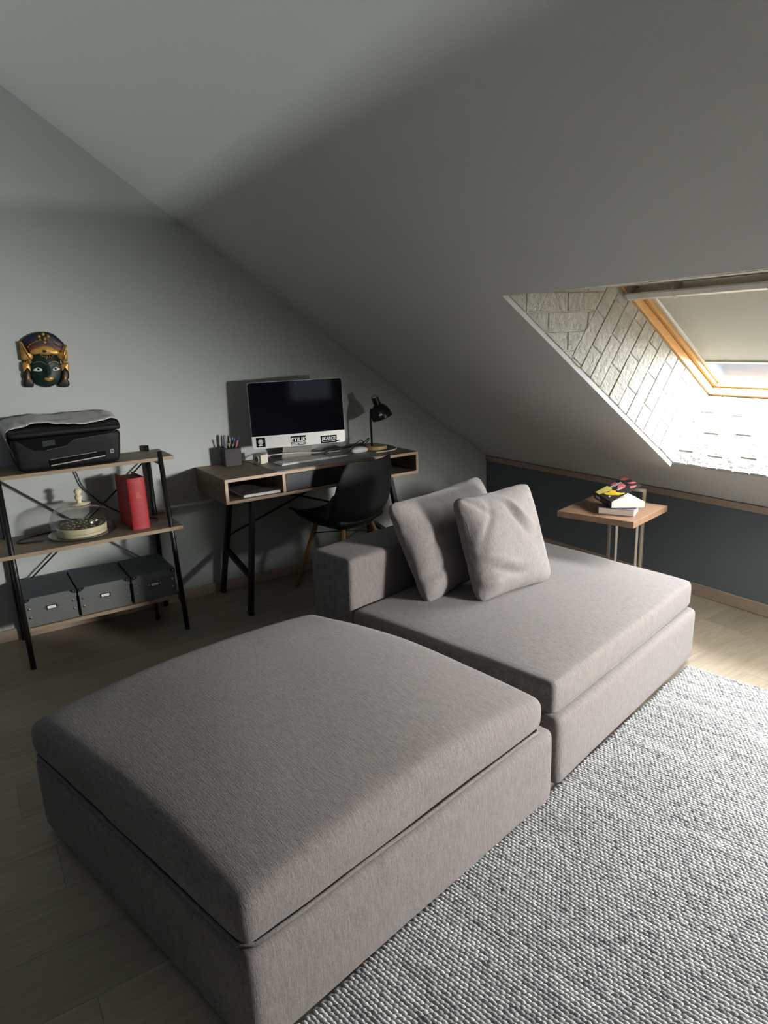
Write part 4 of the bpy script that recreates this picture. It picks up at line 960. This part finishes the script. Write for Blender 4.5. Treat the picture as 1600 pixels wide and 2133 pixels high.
while len(spots) < 34:
    a = rd.uniform(0, 2 * math.pi); r_ = .104 * math.sqrt(rd.random())
    if all((r_ * math.cos(a) - p) ** 2 + (r_ * math.sin(a) - q) ** 2 > .018 ** 2 for p, q in spots): spots.append((r_ * math.cos(a), r_ * math.sin(a)))
for p, q in spots: MB().lathe([(.0042 + rd.uniform(0, .0016), 0), (.0036, .0012)], (CX + p, CY + q, SZ + .0085 + .0436), 10).build('dot', M['ivory'], cb, world=True)
dm = thing('glass_dome', 'clear glass cake dome with an ivory knob on the middle shelf', 'cake dome', (CX, CY, SZ + .009))
dp = [(.142, .010), (.142, .05), (.140, .085), (.132, .112), (.115, .133), (.085, .146), (.045, .152), (.006, .153)]
d_ = MB().lathe(dp, (CX, CY, SZ), 64).build('dome', M['glass'], dm, smooth=True)
MB().lathe([(.001, .150), (.044, .153), (.052, .157), (.050, .159), (.012, .161), (.010, .172), (.0165, .180), (.0185, .189), (.0145, .197), (.009, .2005), (.012, .205), (.0175, .213), (.0175, .221), (.012, .229), (0, .232)], (CX + .005, CY, SZ), 28).build('knob', M['ivory'], dm, smooth=True, label='ivory turned knob')
# red book
rb = thing('red_book', 'thick red cloth-bound book standing on the middle shelf', 'book', (-2.545, -.20, SZ), R(4))
MB().box(-.036, .036, -.082, .10, .004, .252).build('pages', M['pagesdark'], rb, world=False)
MB().box(-.044, -.038, -.085, .112, 0, .262).build('front_cover', M['redbook'], rb, world=False, bevel=.001)
MB().box(.038, .044, -.085, .112, 0, .262).build('back_cover', M['redbook'], rb, world=False, bevel=.001)
spn = MB().prism([(.044, -.082)] + [(.044 * math.cos(R(a)), -.084 - .014 * math.sin(R(a))) for a in range(0, 181, 15)] + [(-.044, -.082), (-.036, -.078), (.036, -.078)], lambda a, b_, h: (a, b_, h), 0, .262).build('spine', M['redbook'], rb, world=False, smooth=False)
for z_ in (.012, .246): MB().tube([(.0445 * math.cos(R(a)), -.0842 - .0143 * math.sin(R(a)), z_) for a in range(5, 176, 17)], .0008, 5).build('rule', M['gilt'], rb, world=False)
for k, (wd, z_) in enumerate(((.010, .186), (.018, .178), (.024, .170), (.022, .163))): MB().box(-wd / 2 + .0, wd / 2, -.0991, -.0979, z_, z_ + .003).build('gilt_lettering', M['gilt'], rb, world=False)
# three storage boxes on the bottom shelf
def box_unit(x0, x1, label):
    z0, z1, yf, yb = .1835, .322, -.374, -.055
    o = thing('storage_box', label, 'box', ((x0 + x1) / 2, (yf + yb) / 2, z0), group='grey card boxes on the bottom shelf')
    MB().box(x0 + .003, x1 - .003, yf + .003, yb - .003, z0, z1 - .01).build('body', M['boxgrey'], o, bevel=.002)
    ld = MB().box(x0, x1, yf, yb, z1 - .034, z1).build('lid', M['boxgrey'], o, bevel=.002)
    MB().box(x0 + .001, x1 - .001, yf + .001, yb - .001, z1, z1 + .001).build('lid_cover', M['boxtop'], o)
    F = yf + .003
    for sx, xx in ((1, x0 + .002), (-1, x1 - .002)):
        MB().prism([(xx, z1 + .001)] + [(xx + sx * .026 * math.cos(R(a)), z1 + .001 - .017 * math.sin(R(a))) for a in range(0, 91, 18)], lambda a, b_, h: (a, yf - h, b_), 0, .0015).build('corner_plate', M['darkiron'], o)
        MB().lathe([(.0035, 0), (.003, .002)], (xx + sx * .010, yf - .0015, z1 - .006), 10, axis=(0, -1, 0)).build('rivet', M['nickel'], o)
        for zz_ in (z1 - .052, z0 + .045): MB().lathe([(.0058, 0), (.0055, .002), (.003, .0035)], (x0 + .018 if sx > 0 else x1 - .018, F, zz_), 12, axis=(0, -1, 0)).build('rivet', M['nickel'], o)
    cx = (x0 + x1) / 2; cz = z1 - .060
    hd_ = MB().box(cx - .024, cx + .024, F - .002, F, cz - .010, cz + .010).build('label_holder', M['darkiron'], o, bevel=.001)
    for s_ in (-1, 1): MB().lathe([(.0055, 0), (.005, .002)], (cx + s_ * .027, F, cz), 12, axis=(0, -1, 0)).build('holder_rivet', M['nickel'], hd_)
    MB().box(cx - .018, cx + .018, F - .0028, F - .002, cz - .0065, cz + .0065).build('paper_label', M['white'], hd_)
box_unit(-3.118, -2.893, 'grey card box at the left end of the bottom shelf')
box_unit(-2.886, -2.648, 'middle grey card box of the three on the bottom shelf')
box_unit(-2.638, -2.422, 'grey card box at the right end of the bottom shelf, nearest the desk')

# ================================================================== WALL MASK
mk = thing('wall_mask', 'painted wooden face mask with gold headdress hung on the gable wall', 'mask', (-2.82, 0, 1.38))
MS = {
'crown':[(-.0922,.09),(-.0637,.1138),(-.0309,.1273),(.0067,.1314),(.0354,.1264),(.0607,.1099),(.0796,.0881),(.0908,.0686),(.0687,.0418),(-.0019,.0616),(-.0656,.0517)],
'maroon':[(-.0726,.0561),(-.0506,.074),(-.0259,.0835),(.0055,.0844),(.0345,.0802),(.0585,.0677),(.0763,.0521),(.0638,.0356),(.0441,.0513),(.0064,.0644),(-.0336,.0587),(-.0666,.0455)],
'band':[(-.0669,.0434),(-.0416,.0569),(-.0131,.0652),(.0067,.0665),(.0259,.0626),(.0461,.0512),(.0635,.0335),(.0517,.0212),(.0301,.0243),(0,.0215),(-.0283,.0291),(-.0538,.0282)],
'face':[(-.0522,.026),(-.0186,.0330),(.0036,.0330),(.0301,.0310),(.055,.0168),(.0613,-.0092),(.0615,-.035),(.0568,-.0671),(.0441,-.0988),(.0252,-.1171),(-.0026,-.1281),(-.0302,-.1262),(-.0556,-.1115),(-.0701,-.0913),(-.0749,-.0592),(-.0739,-.0275),(-.0659,-.0006)],
'leafL':[(-.1038,.0884),(-.0925,.088),(-.084,.069),(-.0742,.0458),(-.0694,.0268),(-.0605,.0348),(-.0531,.0198),(-.0611,.0054),(-.0717,-.0003),(-.0946,.0008),(-.105,.0076),(-.1043,.0367),(-.1036,.0657)],
'leafR':[(.1009,.0682),(.1024,.0575),(.0958,.047),(.0987,.0319),(.0938,-.0087),(.0817,-.0081),(.0642,-.0029),(.0504,.0127),(.0529,.0297),(.0655,.0334),(.0763,.0521),(.0882,.0644)],
'dropL':[(-.1016,-.0072),(-.0822,-.0061),(-.0743,-.017),(-.074,-.0529),(-.081,-.0356),(-.0848,-.0227),(-.0931,-.0391),(-.1062,-.0489),(-.1064,-.0258)],
'dropR':[(.0611,-.0242),(.0775,-.0229),(.0966,-.0175),(.0958,-.0369),(.0924,-.0606),(.0818,-.0491),(.0736,-.0357),(.0624,-.0566),(.0606,-.0414)],
'earL':[(-.1043,-.049),(-.0861,-.0311),(-.0759,-.0528),(-.0743,-.0804),(-.0675,-.1),(-.075,-.123),(-.1078,-.1217),(-.1153,-.1074),(-.1079,-.0846),(-.1116,-.0717)],
'earR':[(.0621,-.0588),(.075,-.0401),(.0924,-.0606),(.0901,-.0909),(.0827,-.0992),(.089,-.1127),(.0821,-.1319),(.0432,-.1325),(.0349,-.1199),(.0478,-.1012),(.0563,-.0844)],
'eyeL':[(-.0651,-.046),(-.054,-.0371),(-.0417,-.0331),(-.0307,-.0384),(-.0267,-.0482),(-.0443,-.0504)],
'eyeR':[(.0199,-.0509),(.0256,-.0395),(.0372,-.0358),(.0466,-.0406),(.0555,-.0454),(.0408,-.0521)],
'lips':[(-.0251,-.0857),(-.0154,-.081),(-.0061,-.0848),(.0044,-.0811),(.02,-.0843),(.0144,-.0947),(.0015,-.1008),(-.0121,-.0984)]}
def smoothloop(poly, k=3):
    n = len(poly); out = []
    for i in range(n):
        a, b_, c, d = [Vector(poly[(i + j) % n]) for j in (-1, 0, 1, 2)]
        for j in range(k):
            t = j / k; out.append(tuple(.5 * ((2 * b_) + (c - a) * t + (2 * a - 5 * b_ + 4 * c - d) * t * t + (3 * b_ - a - 3 * c + d) * t ** 3)))
    return out
def face_h(x, z):   # height of the carved face
    r2 = ((x + .0055) / .072) ** 2 + ((z + .045) / .092) ** 2
    h = .016 + .026 * max(0, 1 - r2) ** .6
    h += .013 * math.exp(-((x + .0055) / .009) ** 2) * math.exp(-((z + .052) / .017) ** 2)           # nose tip
    h += .006 * math.exp(-((x + .0045) / .006) ** 2) * math.exp(-((z + .030) / .022) ** 2)
    h -= .005 * (math.exp(-((x + .043) / .016) ** 2) + math.exp(-((x - .036) / .016) ** 2)) * math.exp(-((z + .040) / .012) ** 2)
    h += .004 * math.exp(-((x + .003) / .022) ** 2) * math.exp(-((z + .090) / .012) ** 2)
    return h
def inflate(key, m, h0, h1, pw=.5, name=None, poly=None, sm=3, hf=None, rings=(1, .97, .85, .65, .42, .2)):
    poly = smoothloop(poly or MS[key], sm); n = len(poly); cx = sum(p[0] for p in poly) / n; cz = sum(p[1] for p in poly) / n
    vs = []; fs = []
    ox, oz = -2.82, 1.38
    vs += [(ox + p[0], -h0 * 0 - .001, oz + p[1]) for p in poly]
    for r_ in rings:
        for p in poly:
            x, z = cx + (p[0] - cx) * r_, cz + (p[1] - cz) * r_
            h = hf(x, z) if hf else h0 + (h1 - h0) * max(0, 1 - r_ ** 2) ** pw
            vs.append((ox + x, -h, oz + z))
    h = hf(cx, cz) if hf else h1; vs.append((ox + cx, -h, oz + cz))
    for r_ in range(len(rings)):
        for k in range(n): fs.append((r_ * n + k, r_ * n + (k + 1) % n, (r_ + 1) * n + (k + 1) % n, (r_ + 1) * n + k))
    L_ = len(vs) - 1
    for k in range(n): fs.append((len(rings) * n + k, len(rings) * n + (k + 1) % n, L_))
    return MB().add(vs, fs).build(name or key, m, mk, smooth=True)
inflate('crown', M['navy'], .018, .036, name='crown')
inflate('maroon', M['maroon'], .030, .036, name='crown_band')
inflate('band', M['goldpaint'], .034, .042, name='headband')
inflate('face', M['greenblack'], 0, 0, hf=face_h, name='face', rings=(1, .96, .9, .8, .7, .6, .5, .4, .3, .2, .1))
for k in ('leafL', 'leafR'): inflate(k, M['goldpaint'], .022, .034, name='gold_leaf')
for k in ('dropL', 'dropR'): inflate(k, M['goldpaint'], .024, .030, name='gold_tassel')
for k in ('earL', 'earR'): inflate(k, M['blackpaint'], .014, .026, name='ear_lock')
def overlay(poly, m, dh, name, sm=3):
    return inflate(None, m, 0, 0, poly=poly, hf=lambda x, z: face_h(x, z) + dh, name=name, sm=sm, rings=(1, .6, .3))
for k in ('eyeL', 'eyeR'): overlay(MS[k], M['eyewhite'], .0018, 'eye')
for x, z in ((-.0421, -.042), (.0336, -.0438)): overlay([(x + .0058 * math.cos(t), z + .0058 * math.sin(t)) for t in [k * math.pi / 4 for k in range(8)]], M['blackpaint'], .0034, 'pupil', 2)
overlay(MS['lips'], M['goldpaint'], .004, 'lips')
for bw in ([(-.06, -.0125), (-.0455, -.0069), (-.0298, -.0067), (-.0168, -.0116), (-.0065, -.0217)], [(.0045, -.0212), (.0147, -.0122), (.0292, -.0086), (.0428, -.0115), (.0537, -.0195)]):
    MB().tube([(-2.82 + x, -face_h(x, z) - .0005, 1.38 + z) for x, z, *_ in [(*p.to_2d(), 0) for p in smoothpath([(a, b_, 0) for a, b_ in bw], 4)]], .0014, 6).build('eyebrow', M['goldpaint'], mk, smooth=True)
def bead(x, z, h, r_, m='goldpaint', name='bead'): MB().lathe([(0, -r_), (r_ * .7, -r_ * .7), (r_, 0), (r_ * .7, r_ * .7), (0, r_)], (-2.82 + x, -h, 1.38 + z), 12, axis=(0, -1, 0)).build(name, M[m], mk, smooth=True)
bl = [(-.0715, .0634), (-.0602, .0743), (-.0474, .0822), (-.0308, .0899), (-.0143, .0956), (.0205, .0923), (.0356, .0876), (.0478, .0766), (.0585, .0677), (.0712, .0587)]
for i, (x, z) in enumerate(bl):
    bead(x, z, .037, .0038 if i != 4 else .006)
    if i < len(bl) - 1 and i != 4: bead((x + bl[i + 1][0]) / 2, (z + bl[i + 1][1]) / 2, .036, .0030)
bead(.0057, .0991, .042, .009, name='flower_boss')
for (x, z) in ((-.016, .1102), (.0029, .119), (.023, .109), (.0049, .0823)): inflate(None, M['goldpaint'], .034, .040, poly=[(x + .008 * math.cos(t), z + .008 * math.sin(t)) for t in [k * math.pi / 4 for k in range(8)]], name='petal', sm=1)
for (x, z) in ((-.0231, .0247), (-.0163, .018), (-.007, .0144), (.0028, .0139), (.0149, .0155), (.0254, .0192), (.0339, .0231)): bead(x, z, max(.044, face_h(x, z) + .002), .0040)
bead(-.0003, .0067, face_h(0, .007) + .003, .0038); bead(.0238, .0087, face_h(.024, .008) + .002, .0034, 'redprint')
inflate(None, M['lcd'], .042, .050, poly=[(-.0031 + .010 * math.cos(t), .0406 + .006 * math.sin(t)) for t in [k * math.pi / 4 for k in range(8)]], name='jewel', sm=2)
for x, z in ((-.0913, -.0772), (.0705, -.0875)): inflate(None, M['goldpaint'], .024, .032, poly=[(x, z + .016), (x + .006, z), (x + .005, z - .012), (x - .006, z - .012), (x - .006, z)], name='earring', sm=2)
for x, z in ((-.0742, -.0044), (.074, -.012)): bead(x, z, .036, .010, name='rosette'); bead(x, z, .046, .005, name='rosette')
for (p, q) in (((-.0980, .080), (-.0700, .010)), ((.094, .060), (.072, .006)), ((-.088, .040), (-.068, .008)), ((.092, .030), (.075, .0))):
    MB().tube([(-2.82 + p[0], -.0325, 1.38 + p[1]), (-2.82 + (p[0] + q[0]) / 2, -.0365, 1.38 + (p[1] + q[1]) / 2), (-2.82 + q[0], -.0365, 1.38 + q[1])], .0011, 5).build('leaf_vein', M['maroon'], mk, smooth=True)
